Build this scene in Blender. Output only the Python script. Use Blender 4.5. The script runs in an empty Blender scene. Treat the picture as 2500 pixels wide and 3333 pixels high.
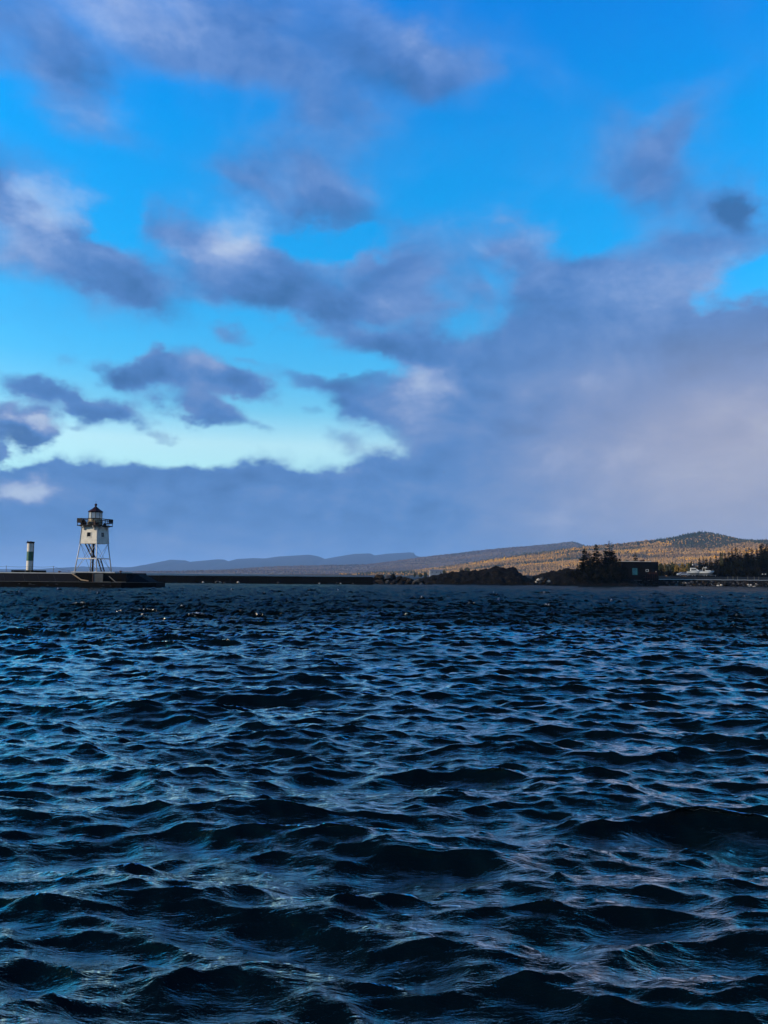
import bpy, bmesh, math, random
import numpy as np
from mathutils import Vector, Matrix

random.seed(7)
rng = np.random.default_rng(11)
sc = bpy.context.scene
col = sc.collection
R = math.radians

# ------------------------------------------------------------------ camera
W0, H0, F0 = 2500.0, 3333.0, 2507.0
CAM = Vector((0, 0, 2.6))
PITCH, ROLL = math.atan(205.5 / F0), R(0.573)
fwd = Vector((0, math.cos(PITCH), math.sin(PITCH)))
r0, u0 = Vector((1, 0, 0)), Vector((0, -math.sin(PITCH), math.cos(PITCH)))
right = r0 * math.cos(ROLL) + u0 * math.sin(ROLL)
up = u0 * math.cos(ROLL) - r0 * math.sin(ROLL)
camd = bpy.data.cameras.new('camera')
cam = bpy.data.objects.new('camera', camd); col.objects.link(cam)
m3 = Matrix((right, up, -fwd)).transposed()
cam.matrix_world = Matrix.Translation(CAM) @ m3.to_4x4()
camd.sensor_fit = 'VERTICAL'; camd.sensor_height = 24.0
camd.lens = 24.0 * F0 / H0
camd.clip_start = 0.1; camd.clip_end = 120000
sc.camera = cam
sc.render.resolution_x, sc.render.resolution_y = 768, 1024
sc.view_settings.view_transform = 'Standard'
sc.view_settings.look = 'None'
sc.view_settings.exposure = 1.0
sc.view_settings.gamma = 1.0
sc.view_settings.use_curve_mapping = False
sc.render.engine = 'CYCLES'
sc.cycles.max_bounces = 6
sc.cycles.volume_bounces = 0
sc.cycles.use_denoising = True
sc.cycles.sample_clamp_direct = 3.0
sc.cycles.sample_clamp_indirect = 3.0
sc.cycles.adaptive_threshold = 0.012
sc.cycles.adaptive_min_samples = 16


def ray(px, py):
    return (right * (px - W0 / 2) + up * (H0 / 2 - py) + fwd * F0).normalized()


def P(px, py, D):
    """the place that stands D metres ahead and shows at that spot of the photograph"""
    d = ray(px, py)
    return CAM + d * (D / d.y)


def azel(px, py):
    d = ray(px, py)
    return math.degrees(math.atan2(d.x, d.y)), math.degrees(math.asin(d.z))


# ------------------------------------------------------------------ sun and sky
SUN_EL, SUN_AZ = 23.0, -101.0
sd = bpy.data.lights.new('sun', 'SUN')
sd.energy = 3.2; sd.angle = R(0.5); sd.color = (1.0, 0.84, 0.64)
so = bpy.data.objects.new('sun', sd); col.objects.link(so)
sdir = Vector((math.sin(R(SUN_AZ)) * math.cos(R(SUN_EL)), math.cos(R(SUN_AZ)) * math.cos(R(SUN_EL)), math.sin(R(SUN_EL))))
so.rotation_euler = sdir.to_track_quat('Z', 'Y').to_euler()
so.location = sdir * 60

world = bpy.data.worlds.new('World'); sc.world = world; world.use_nodes = True
SKY_STRENGTH = 0.1


class N:
    """small helper for node graphs"""
    def __init__(s, tree): s.t = tree; s.L = tree.links

    def put(s, sock, v):
        if isinstance(v, bpy.types.NodeSocket): s.L.new(v, sock)
        elif v is not None:
            if isinstance(v, tuple) and len(v) == 3 and sock.type == 'RGBA': v = (*v, 1)
            sock.default_value = v

    def node(s, ty, **kw):
        n = s.t.nodes.new(ty)
        for k, v in kw.items(): setattr(n, k, v)
        return n

    def m(s, op, a, b=None, c=None, clamp=False):
        n = s.node('ShaderNodeMath', operation=op, use_clamp=clamp)
        s.put(n.inputs[0], a); s.put(n.inputs[1], b); s.put(n.inputs[2], c)
        return n.outputs[0]

    def vm(s, op, a, b=None):
        n = s.node('ShaderNodeVectorMath', operation=op)
        s.put(n.inputs[0], a); s.put(n.inputs[1], b)
        return n.outputs['Value'] if op in ('LENGTH', 'DOT_PRODUCT', 'DISTANCE') else n.outputs[0]

    def ss(s, v, a, b, lo=0.0, hi=1.0, kind='SMOOTHSTEP'):
        n = s.node('ShaderNodeMapRange', interpolation_type=kind)
        s.put(n.inputs[0], v); s.put(n.inputs[1], a); s.put(n.inputs[2], b); s.put(n.inputs[3], lo); s.put(n.inputs[4], hi)
        return n.outputs[0]

    def noise(s, vec, scale, detail=4, rough=0.55, dist=0.0, dim='3D'):
        n = s.node('ShaderNodeTexNoise', noise_dimensions=dim)
        s.put(n.inputs['Vector'], vec); s.put(n.inputs['Scale'], scale); s.put(n.inputs['Detail'], detail)
        s.put(n.inputs['Roughness'], rough); s.put(n.inputs['Distortion'], dist)
        return n

    def comb(s, x, y, z):
        n = s.node('ShaderNodeCombineXYZ')
        s.put(n.inputs[0], x); s.put(n.inputs[1], y); s.put(n.inputs[2], z)
        return n.outputs[0]

    def mix(s, f, a, b, blend='MIX'):
        n = s.node('ShaderNodeMix', data_type='RGBA', blend_type=blend)
        s.put(n.inputs['Factor'], f); s.put(n.inputs[6], a); s.put(n.inputs[7], b)
        return n.outputs[2]

    def ramp(s, f, stops, interp='LINEAR'):
        n = s.node('ShaderNodeValToRGB'); s.put(n.inputs[0], f)
        cr = n.color_ramp; cr.interpolation = interp
        while len(cr.elements) < len(stops): cr.elements.new(0.5)
        for e, (p, c) in zip(cr.elements, stops):
            e.position = p; e.color = (*c, 1) if len(c) == 3 else c
        return n.outputs[0]


def lin(r, g, b, k=1.0):
    f = lambda c: (c / 255 / 12.92 if c / 255 <= 0.04045 else ((c / 255 + 0.055) / 1.055) ** 2.4) * k
    return (f(r), f(g), f(b))


# the sky was surveyed on a 1659 pixel wide print of the photograph
CLOUDS = [  # x, y, half width, half height, tilt, weight
    (40, 70, 260, 120, 5, 1.0), (380, 55, 260, 120, 12, 1.0), (620, 100, 240, 125, 18, 1.0), (800, 120, 190, 80, 30, .75),
    (930, 180, 120, 75, 18, .95), (1010, 195, 60, 45, 0, .4), (120, 130, 120, 70, 20, .55), (150, 235, 150, 70, 15, .85),
    (470, 130, 200, 70, 10, .5), (705, 300, 70, 85, 25, .72), (790, 260, 140, 60, 30, .42), (780, 350, 110, 60, 35, .4),
    (600, 400, 155, 85, 8, 1.0), (735, 450, 110, 60, 25, .85), (510, 370, 60, 35, 0, .4),
    (90, 495, 185, 105, 22, 1.25), (240, 590, 150, 50, 22, .95), (30, 570, 120, 50, 0, .6), (20, 430, 60, 30, 0, .6),
    (470, 545, 150, 90, 12, 1.1), (590, 600, 160, 62, 20, .95), (350, 500, 80, 45, 15, .6), (420, 620, 130, 35, 5, .6),
    (1000, 525, 150, 62, 0, .9), (1110, 535, 60, 60, 0, .5), (740, 590, 160, 60, 10, .7), (880, 610, 170, 75, 15, .75),
    (960, 700, 200, 90, 5, .6), (800, 700, 170, 60, 20, .6), (880, 755, 200, 45, 4, .8), (680, 670, 120, 40, 10, .5),
    (1220, 610, 150, 60, 10, .8), (1300, 680, 330, 130, 8, 1.0), (1500, 790, 360, 150, 5, 1.2), (1550, 950, 400, 200, 0, 1.2),
    (1250, 870, 330, 140, 0, 1.1), (1010, 850, 180, 75, 0, 1.0), (1050, 940, 200, 60, 5, .8), (1200, 1000, 400, 110, 0, 1.0),
    (1620, 1080, 500, 200, 0, 1.2), (870, 640, 120, 60, 0, .3), (1620, 720, 160, 90, 10, .9),
    (430, 815, 135, 50, 12, 1.2), (300, 800, 75, 40, 15, 1.0), (500, 850, 75, 35, 22, .7), (290, 755, 30, 24, 0, .7),
    (240, 893, 90, 34, 10, 1.1), (170, 870, 40, 20, 0, .6), (450, 915, 92, 30, 12, 1.05), (390, 875, 70, 30, 0, .5),
    (60, 835, 110, 32, 6, .95), (60, 930, 105, 45, 8, 1.25), (110, 955, 50, 22, 10, .6), (5, 990, 35, 40, 0, .9),
    (560, 790, 40, 16, 5, .5), (150, 770, 60, 22, 8, .45), (200, 930, 40, 14, 8, .5), (350, 940, 40, 14, 5, .5), (640, 905, 40, 14, 8, .5), (100, 890, 60, 18, 6, .5),
    (525, 715, 66, 28, 8, .85), (60, 670, 110, 55, 10, .42), (130, 850, 80, 40, 0, .5), (330, 850, 130, 50, 10, .42),
    (690, 830, 120, 32, 2, .95), (780, 895, 110, 42, 14, .9), (830, 850, 90, 50, 0, .5), (700, 960, 60, 18, 5, .3),
    (100, 1130, 500, 125, 0, 1.3), (700, 1140, 520, 125, 0, 1.3), (1050, 1080, 420, 110, 0, 1.2), (600, 1050, 330, 38, -2, .7), (140, 1045, 180, 32, 0, .7),
    (730, 528, 120, 28, 4, -1.1), (1040, 690, 55, 45, -20, -.75), (950, 645, 70, 30, 10, -.6), (1090, 600, 40, 40, 0, -.5), (1600, 645, 130, 60, 0, -1.2), (1530, 660, 60, 50, 0, -.5), (1200, 530, 60, 40, 0, -.5), (265, 490, 50, 60, 20, -.7), (860, 690, 60, 24, 0, -.4), (620, 770, 60, 40, 0, -.5), (780, 800, 120, 20, 0, -.4), (1450, 470, 40, 50, 0, -.3),
    (1360, 350, 125, 85, 25, .95), (1510, 230, 130, 80, -15, .6), (1420, 300, 120, 60, -40, .5), (1590, 450, 50, 50, 0, .75),
    (1500, 420, 230, 130, 10, .4), (1180, 320, 240, 120, 0, .3), (300, 330, 160, 70, 10, .35), (1100, 140, 170, 70, 20, .38), (60, 350, 140, 60, 0, .3), (560, 280, 120, 60, 10, .25),
    (1500, 480, 190, 85, 12, .75), (1460, 545, 90, 40, 0, .42), (1620, 545, 90, 45, 0, .55), (1440, 610, 170, 70, 12, .5), (1560, 390, 80, 50, 20, .35),
]
LIGHTS = [  # lit or shaded places inside the clouds
    (300, 25, 170, 60, 0, .26), (720, 55, 170, 60, 20, .16), (150, 10, 160, 70, 0, .14), (160, 240, 80, 40, 10, .12), (130, 445, 75, 45, 10, .52), (60, 520, 130, 60, 10, .34),
    (515, 488, 85, 50, 15, .62), (470, 560, 120, 50, 10, .3), (75, 922, 45, 22, 0, .6), (125, 935, 30, 26, 0, .3), (70, 1055, 65, 28, 0, .6), (640, 380, 130, 50, 10, .1),
    (940, 840, 80, 50, 0, .42), (930, 890, 100, 45, 0, .2), (1230, 860, 140, 60, 0, .16), (1450, 620, 150, 60, 0, .12), (1600, 1000, 330, 140, 0, .32), (1250, 1040, 280, 100, 0, .16), (1650, 900, 150, 60, 0, .22),
    (1070, 530, 110, 45, 0, .12), (1350, 650, 200, 60, 5, .16), (900, 640, 160, 60, 0, .10), (640, 380, 130, 60, 10, .06), (930, 170, 110, 50, 10, .06), (1000, 960, 260, 60, 0, .12),
    (430, 795, 70, 26, 5, .16), (1050, 520, 110, 40, 0, .1),
    (800, 170, 230, 50, 28, -.22), (250, 610, 190, 38, 20, -.22), (700, 455, 140, 36, 22, -.2), (560, 625, 230, 32, 8, -.24), (160, 170, 60, 30, 0, -.12),
    (1480, 770, 220, 50, 0, -.16), (1100, 900, 220, 60, 5, -.14), (860, 760, 170, 40, 0, -.18), (500, 850, 80, 26, 15, -.2), (240, 905, 90, 24, 10, -.22), (450, 930, 90, 20, 10, -.22),
    (290, 800, 60, 40, 0, -.25), (60, 958, 110, 18, 8, -.3), (700, 830, 120, 30, 0, -.22), (780, 905, 110, 30, 14, -.2), (1590, 450, 50, 50, 0, -.4), (500, 1030, 420, 40, -1, -.2), (640, 600, 100, 40, 0, -.1),
    (1560, 830, 120, 35, 0, -.14), (1150, 700, 200, 60, 10, -.06), (60, 840, 110, 24, 4, -.14), (900, 1000, 250, 50, 0, -.12),
]


def blob_sum(n, coord, lst):
    acc = None
    for x, y, rx, ry, tilt, w in lst:
        X, Y = x * 2500 / 1659, y * 2500 / 1659
        a0, e0 = azel(X, Y)
        q = 2500 / 1659
        ax, ex = azel(X + 10, Y); ay, ey = azel(X, Y + 10)
        sx = math.hypot(ax - a0, ex - e0) / 10 * q
        sy = math.hypot(ay - a0, ey - e0) / 10 * q
        mp = n.node('ShaderNodeMapping', vector_type='TEXTURE')
        # the running sum rides along in the unused third axis, so that the blobs are worked through one by one
        if acc is None: n.put(mp.inputs['Vector'], coord)
        else: n.put(mp.inputs['Vector'], n.vm('ADD', coord, n.comb(0.0, 0.0, acc)))
        mp.inputs['Location'].default_value = (a0, e0, 0)
        mp.inputs['Rotation'].default_value = (0, 0, R(-tilt))
        g = 1.28 if y < 640 else 1.15
        mp.inputs['Scale'].default_value = (rx * sx * g, ry * sy * g, 1e7)
        ln = n.vm('LENGTH', mp.outputs[0])
        v = n.ss(ln, 1.25, 0.15, 0.0, w)
        acc = v if acc is None else n.m('ADD', acc, v)
    return acc


def build_world():
    n = N(world.node_tree); nt = n.t
    bg = nt.nodes['Background']; bg.inputs[1].default_value = SKY_STRENGTH
    tc = n.node('ShaderNodeTexCoord'); d = tc.outputs['Generated']
    sp = n.node('ShaderNodeSeparateXYZ'); n.put(sp.inputs[0], d)
    x, y, z = sp.outputs
    az = n.m('MULTIPLY', n.m('ARCTAN2', x, y), 57.29578)
    el = n.m('MULTIPLY', n.m('ARCSINE', z), 57.29578)
    # clear air
    sky = n.node('ShaderNodeTexSky', sky_type='NISHITA', sun_disc=False)
    sky.sun_elevation = R(SUN_EL); sky.sun_rotation = R(SUN_AZ)
    # one tint per height: the deep blue of a clear windy autumn day
    t = n.ss(el, 0.0, 60.0, 0.0, 1.0, 'LINEAR')
    q = lambda e: e / 60.0
    tint = n.ramp(t, [(q(0), (.5, .95, 1.05)), (q(6.5), (.74, 1.08, 1.06)), (q(9.5), (1.0, 1.2, 1.10)), (q(12), (.46, 1.0, 1.10)), (q(15), (.22, .95, 1.22)),
                      (q(21), (.05, .97, 1.42)), (q(30), (.004, .98, 1.64)), (q(38), (.003, .86, 1.78)), (q(60), (.03, .68, 1.75))])
    clear = n.mix(1.0, sky.outputs[0], tint, 'MULTIPLY')
    cl = n.vm('MINIMUM', clear, (5.0, 6.0, 8.0))
    # clouds drift on a high sheet: flatten the direction towards the horizon
    zz = n.m('ADD', n.m('MAXIMUM', z, 0.0), 0.16)
    flat = n.comb(n.m('DIVIDE', x, zz), n.m('DIVIDE', y, zz), n.m('MULTIPLY', z, 1.5))
    # warp of the cloud outlines
    dv = n.vm('MULTIPLY', d, (1.0, 1.0, 1.55))
    w1 = n.noise(dv, 9.0, 5, 0.58).outputs['Color']
    w2 = n.noise(dv, 3.1, 2, 0.5).outputs['Color']
    wa = n.vm('MULTIPLY', n.vm('SUBTRACT', w1, (.5, .5, .5)), (8.5, 5.2, 0))
    wb = n.vm('MULTIPLY', n.vm('SUBTRACT', w2, (.5, .5, .5)), (6.0, 3.5, 0))
    coord = n.vm('ADD', n.vm('ADD', n.comb(az, el, 0.0), wa), wb)
    dens = blob_sum(n, coord, CLOUDS)
    fb = n.noise(dv, 7.5, 6, 0.6, 0.3).outputs['Fac']
    fb2 = n.noise(n.vm('ADD', dv, (0.018, 0.0, -0.03)), 7.5, 6, 0.6, 0.3).outputs['Fac']
    # the rest of the sky carries the same broken cloud
    out_a = n.ss(n.m('ABSOLUTE', az), 30.0, 52.0)
    out_e = n.ss(el, 39.0, 52.0)
    outm = n.m('MAXIMUM', out_a, out_e)
    gen = n.noise(flat, 0.85, 5, 0.58, 0.4).outputs['Fac']
    low = n.ss(el, 9.0, 3.0, 0.0, 0.8)
    genD = n.m('ADD', n.ss(gen, 0.38, 0.62, 0.0, 1.25), low)
    dens = n.m('ADD', n.m('MULTIPLY', dens, n.m('SUBTRACT', 1.0, outm)), n.m('MULTIPLY', genD, outm))
    dens = n.m('ADD', dens, n.ss(el, 5.0, 1.5, 0.0, 1.3))
    veil = n.noise(dv, 4.2, 4, .5).outputs['Fac']
    dens = n.m('ADD', dens, n.m('MULTIPLY', n.ss(veil, .42, .70), n.ss(el, 7.0, 20.0, .22, .50)))
    amp = n.ss(el, 8.0, 30.0, 1.15, 0.66, 'LINEAR')
    dd = n.m('ADD', dens, n.m('MULTIPLY', n.m('SUBTRACT', fb, 0.5), amp))
    # soft veil plus denser body
    soft = n.ss(el, 6.0, 26.0, 0.50, 1.55, 'LINEAR')
    A = n.ss(dd, n.ss(el, 10.0, 24.0, 0.15, 0.0), n.m('ADD', 0.28, soft), 0.0, 1.0)
    # light inside the clouds
    lit = blob_sum(n, coord, LIGHTS)
    lit = n.m('MULTIPLY', lit, n.m('SUBTRACT', 1.0, outm))
    emb = n.m('MULTIPLY', n.m('SUBTRACT', fb, fb2), 1.0)
    thick = n.m('MULTIPLY', n.ss(dd, 0.5, 1.7), -0.10)
    s = n.m('ADD', n.m('ADD', n.m('ADD', 0.43, emb), lit), thick, clamp=True)
    k = 1.0 / SKY_STRENGTH / 2.0
    c_hi = n.ramp(s, [(0.0, lin(62, 102, 158, k)), (.3, lin(86, 126, 190, k)), (.5, lin(110, 144, 203, k)), (.7, lin(146, 170, 217, k)), (1.0, lin(194, 208, 232, k))])
    c_lo = n.ramp(s, [(0.0, lin(62, 108, 168, k)), (.3, lin(82, 130, 194, k)), (.5, lin(104, 140, 197, k)), (.7, lin(136, 160, 207, k)), (1.0, lin(178, 196, 224, k))])
    ck = n.mix(n.ss(el, 24.0, 10.0), c_hi, c_lo)
    # greyer, warmer cloud towards the land on the right
    lav = n.m('MULTIPLY', n.ss(az, 2.0, 26.0), n.ss(el, 21.0, 9.0))
    ck = n.mix(n.m('MULTIPLY', lav, 0.68), ck, lin(172, 168, 184, k))
    # thin edges let the blue through
    A2 = n.m('MULTIPLY', A, n.ss(el, 12.0, 38.0, 0.97, 0.80, 'LINEAR'))
    full = n.mix(A2, cl, ck)
    n.put(bg.inputs[0], full)


build_world()
world.cycles.sampling_method = 'MANUAL'
world.cycles.sample_map_resolution = 512


# ------------------------------------------------------------------ helpers
def tag(o, label=None, cat=None, group=None, kind=None):
    if label: o['label'] = label
    if cat: o['category'] = cat
    if group: o['group'] = group
    if kind: o['kind'] = kind
    return o


def empty(name, loc, rz=0.0):
    o = bpy.data.objects.new(name, None); col.objects.link(o)
    o.location = loc; o.rotation_euler = (0, 0, rz); o.empty_display_size = 0.3
    return o


def copy_tree(o, parent=None):
    c = o.copy(); col.objects.link(c); c.parent = parent
    for ch in list(o.children): copy_tree(ch, c)
    return c


class MB:
    """collects shapes and links them as ONE mesh object"""
    def __init__(s): s.v = []; s.f = []; s.mi = []; s.cur = 0

    def add(s, vs, fs):
        b = len(s.v); s.v += [tuple(p) for p in vs]
        s.f += [tuple(b + i for i in f) for f in fs]; s.mi += [s.cur] * len(fs); return s

    def box(s, lo, hi, M=None):
        x0, y0, z0 = lo; x1, y1, z1 = hi
        vs = [Vector(p) for p in ((x0, y0, z0), (x1, y0, z0), (x1, y1, z0), (x0, y1, z0), (x0, y0, z1), (x1, y0, z1), (x1, y1, z1), (x0, y1, z1))]
        if M is not None: vs = [M @ p for p in vs]
        return s.add(vs, [(3, 2, 1, 0), (4, 5, 6, 7), (0, 1, 5, 4), (1, 2, 6, 5), (2, 3, 7, 6), (3, 0, 4, 7)])

    def tube(s, a, b, ra, rb=None, n=8, rot=0.0):
        a, b = Vector(a), Vector(b); rb = ra if rb is None else rb
        d = (b - a).normalized()
        t = d.orthogonal().normalized() if abs(d.z) < 0.99 else Vector((1, 0, 0))
        w = d.cross(t)
        vs = []
        for c, r in ((a, ra), (b, rb)):
            for i in range(n):
                q = 2 * math.pi * i / n + rot
                vs.append(c + t * math.cos(q) * r + w * math.sin(q) * r)
        fs = [(i, (i + 1) % n, n + (i + 1) % n, n + i) for i in range(n)]
        fs += [tuple(range(n))[::-1], tuple(range(n, 2 * n))]
        return s.add(vs, fs)

    def bar(s, a, b, w, h, upv=(0, 0, 1)):
        a, b = Vector(a), Vector(b); d = (b - a).normalized()
        sd_ = d.cross(Vector(upv)).normalized(); u = sd_.cross(d)
        vs = []
        for c in (a, b):
            for i, j in ((-1, -1), (1, -1), (1, 1), (-1, 1)): vs.append(c + sd_ * i * w / 2 + u * j * h / 2)
        return s.add(vs, [(0, 1, 2, 3)[::-1], (4, 5, 6, 7), (0, 1, 5, 4), (1, 2, 6, 5), (2, 3, 7, 6), (3, 0, 4, 7)])

    def lathe(s, prof, n=16, c=(0, 0)):
        b = []
        for r, z in prof:
            for i in range(n):
                q = 2 * math.pi * (i + .5) / n
                b.append((c[0] + r * math.cos(q), c[1] + r * math.sin(q), z))
        fs = []
        for k in range(len(prof) - 1):
            for i in range(n): fs.append((k * n + i, k * n + (i + 1) % n, (k + 1) * n + (i + 1) % n, (k + 1) * n + i))
        fs += [tuple(range(n))[::-1], tuple(range((len(prof) - 1) * n, len(prof) * n))]
        return s.add(b, fs)

    def prism(s, poly, ext):
        """poly: list of 3-D points, pushed along ext"""
        e = Vector(ext); p = [Vector(q) for q in poly]; k = len(p)
        return s.add(p + [q + e for q in p], [tuple(range(k))[::-1], tuple(range(k, 2 * k))] + [(i, (i + 1) % k, k + (i + 1) % k, k + i) for i in range(k)])

    def build(s, name, mat, parent=None, smooth=False, loc=None):
        me = bpy.data.meshes.new(name); me.from_pydata([tuple(p) for p in s.v], [], s.f)
        mats = mat if isinstance(mat, (list, tuple)) else [mat]
        for q in mats: me.materials.append(q)
        if len(mats) > 1: me.polygons.foreach_set('material_index', s.mi)
        bm = bmesh.new(); bm.from_mesh(me); bmesh.ops.recalc_face_normals(bm, faces=bm.faces); bm.to_mesh(me); bm.free()
        if smooth: me.polygons.foreach_set('use_smooth', [True] * len(me.polygons))
        o = bpy.data.objects.new(name, me); col.objects.link(o); o.parent = parent
        if loc is not None: o.location = loc
        return o


def mesh_np(name, V, F, mat, smooth=False):
    """V (n,3), F (m,3|4) arrays -> object"""
    me = bpy.data.meshes.new(name)
    V = np.asarray(V, np.float32); F = np.asarray(F, np.int32); k = F.shape[1]
    me.vertices.add(len(V)); me.vertices.foreach_set('co', V.ravel())
    me.loops.add(F.size); me.loops.foreach_set('vertex_index', F.ravel())
    me.polygons.add(len(F)); me.polygons.foreach_set('loop_start', np.arange(0, F.size, k, dtype=np.int32))
    if smooth: me.polygons.foreach_set('use_smooth', np.ones(len(F), bool))
    me.update(calc_edges=True); me.validate()
    if mat: me.materials.append(mat)
    o = bpy.data.objects.new(name, me); col.objects.link(o)
    return o


def vnoise(x, y, seed):
    """smooth lattice noise, -1..1"""
    xi, yi = np.floor(x).astype(np.int64), np.floor(y).astype(np.int64)
    fx, fy = x - xi, y - yi
    fx = fx * fx * (3 - 2 * fx); fy = fy * fy * (3 - 2 * fy)
    def h(a, b):
        n = (a * 374761393 + b * 668265263 + seed * 144665) & 0x7fffffff
        n = ((n ^ (n >> 13)) * 1274126177) & 0x7fffffff
        return ((n ^ (n >> 16)) & 0xffff) / 32767.5 - 1
    return (h(xi, yi) * (1 - fx) + h(xi + 1, yi) * fx) * (1 - fy) + (h(xi, yi + 1) * (1 - fx) + h(xi + 1, yi + 1) * fx) * fy


def fbm(x, y, seed, oct_=5, gain=.5):
    s, a, f = 0, 1, 1
    for i in range(oct_):
        s = s + a * vnoise(x * f, y * f, seed + i * 17); a *= gain; f *= 2.03
    return s


MATS = {}


def mat(name, c, rough=.7, c2=None, scale=3.0, bump=0.0, bscale=20.0, metal=0.0, spec=.5, fn=None):
    """plain paint, stone or metal with two tones of wear and fine relief"""
    m = bpy.data.materials.new(name); m.use_nodes = True; n = N(m.node_tree)
    b = m.node_tree.nodes['Principled BSDF']
    if max(c) < .06 and spec == .5: spec = .07      # wet black stone, soot black paint
    tc = n.node('ShaderNodeTexCoord').outputs['Object']
    c2 = c2 or tuple(q * .6 for q in c)
    f = n.ss(n.noise(tc, scale, 6, .6).outputs['Fac'], .38, .66)
    colr = n.mix(f, c, c2)
    if fn: colr = fn(n, tc, colr)
    n.put(b.inputs['Base Color'], colr); b.inputs['Roughness'].default_value = rough
    b.inputs['Metallic'].default_value = metal; b.inputs['Specular IOR Level'].default_value = spec
    if bump:
        bp = n.node('ShaderNodeBump'); bp.inputs['Strength'].default_value = bump; bp.inputs['Distance'].default_value = .03
        n.put(bp.inputs['Height'], n.noise(tc, bscale, 4, .6).outputs['Fac']); n.put(b.inputs['Normal'], bp.outputs[0])
    MATS[name] = m
    return m


def paint_fn(n, tc, c):
    # rust runs and grime streaking down old paint
    st = n.noise(n.vm('MULTIPLY', tc, (2.2, 2.2, .35)), 2.2, 5, .65).outputs['Fac']
    c = n.mix(n.ss(st, .54, .74, 0, .6), c, (.30, .24, .17))
    sp = n.noise(tc, 6.0, 5, .7).outputs['Fac']
    return n.mix(n.ss(sp, .62, .72, 0, .5), c, (.22, .12, .06))


def rust_fn(n, tc, c):
    sp = n.noise(n.vm('MULTIPLY', tc, (1, 1, .5)), 2.6, 5, .7).outputs['Fac']
    c = n.mix(n.ss(sp, .42, .56, 0, .85), c, (.26, .17, .055))
    sp2 = n.noise(tc, 4.0, 5, .7).outputs['Fac']
    return n.mix(n.ss(sp2, .50, .58, 0, .95), c, (.05, .018, .010))


M_white = mat('old_white_paint', (.53, .475, .375), .6, (.44, .385, .30), 1.2, .15, 14, fn=paint_fn)
M_leg = mat('leg_paint', (.50, .47, .43), .55, (.38, .35, .32), 2.0)
M_rusty = mat('rusty_cream_paint', (.44, .38, .26), .65, (.36, .28, .15), 1.5, .1, fn=rust_fn)
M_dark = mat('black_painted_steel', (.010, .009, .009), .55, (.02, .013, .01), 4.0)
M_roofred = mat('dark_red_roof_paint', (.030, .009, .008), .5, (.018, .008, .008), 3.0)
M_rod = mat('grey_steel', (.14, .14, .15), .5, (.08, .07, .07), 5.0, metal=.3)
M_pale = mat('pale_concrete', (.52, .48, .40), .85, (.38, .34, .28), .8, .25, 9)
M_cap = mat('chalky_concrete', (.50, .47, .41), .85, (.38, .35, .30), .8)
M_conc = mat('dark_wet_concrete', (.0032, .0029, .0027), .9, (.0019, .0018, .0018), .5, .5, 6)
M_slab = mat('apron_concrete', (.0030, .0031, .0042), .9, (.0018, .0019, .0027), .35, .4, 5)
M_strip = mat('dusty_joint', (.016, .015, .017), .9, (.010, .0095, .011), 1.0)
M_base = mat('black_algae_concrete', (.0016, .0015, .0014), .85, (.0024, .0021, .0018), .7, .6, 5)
M_gpanel = mat('grey_concrete_panel', (.085, .08, .066), .85, (.045, .043, .036), 1.1, .4, 8)
M_rust = mat('rusty_steel', (.09, .035, .018), .8, (.04, .018, .012), 5.0, .3)
M_litedge = mat('sunlit_edge_tan', (.42, .27, .13), .8, (.30, .18, .09), 2.0, .2)
M_green = mat('green_band_paint', (.006, .085, .040), .5, (.004, .055, .026), 2.5)
M_rock = mat('black_basalt', (.0065, .0053, .0043), .95, (.003, .0026, .0023), .9, .6, 4)
M_rock2 = mat('brown_basalt', (.022, .015, .010), .95, (.009, .007, .005), .9, .6, 4)
M_rock3 = mat('grey_boulder', (.045, .043, .041), .9, (.02, .02, .02), 1.2, .6, 5)
M_rockpale = mat('pale_boulder', (.34, .29, .23), .85, (.20, .17, .13), 1.5, .5, 5)
M_whitegel = mat('white_gelcoat', (.44, .44, .41), .5, (.36, .35, .32), 1.2)
M_glassdark = mat('dark_window_glass', (.012, .014, .016), .12, (.02, .022, .024), 1.0)
M_rubber = mat('black_rubber', (.012, .012, .012), .8)


def pane_mat():
    # whitish lantern panes: pale diffuse and translucent mix, partly see-through
    m = bpy.data.materials.new('whitish_pane'); m.use_nodes = True; n = N(m.node_tree); m.node_tree.nodes.clear()
    o = n.node('ShaderNodeOutputMaterial'); d = n.node('ShaderNodeBsdfDiffuse'); d.inputs[0].default_value = (.62, .66, .64, 1)
    t = n.node('ShaderNodeBsdfTranslucent'); t.inputs[0].default_value = (.7, .74, .72, 1); x = n.node('ShaderNodeBsdfTransparent')
    a = n.node('ShaderNodeMixShader'); a.inputs[0].default_value = .6; n.put(a.inputs[1], d.outputs[0]); n.put(a.inputs[2], t.outputs[0])
    b = n.node('ShaderNodeMixShader'); b.inputs[0].default_value = .42; n.put(b.inputs[1], a.outputs[0]); n.put(b.inputs[2], x.outputs[0]); n.put(o.inputs[0], b.outputs[0])
    return m


M_glass = pane_mat()

# ------------------------------------------------------------------ the lake
WIND = R(-7)     # the wind blows towards the camera, a little from the left


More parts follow.
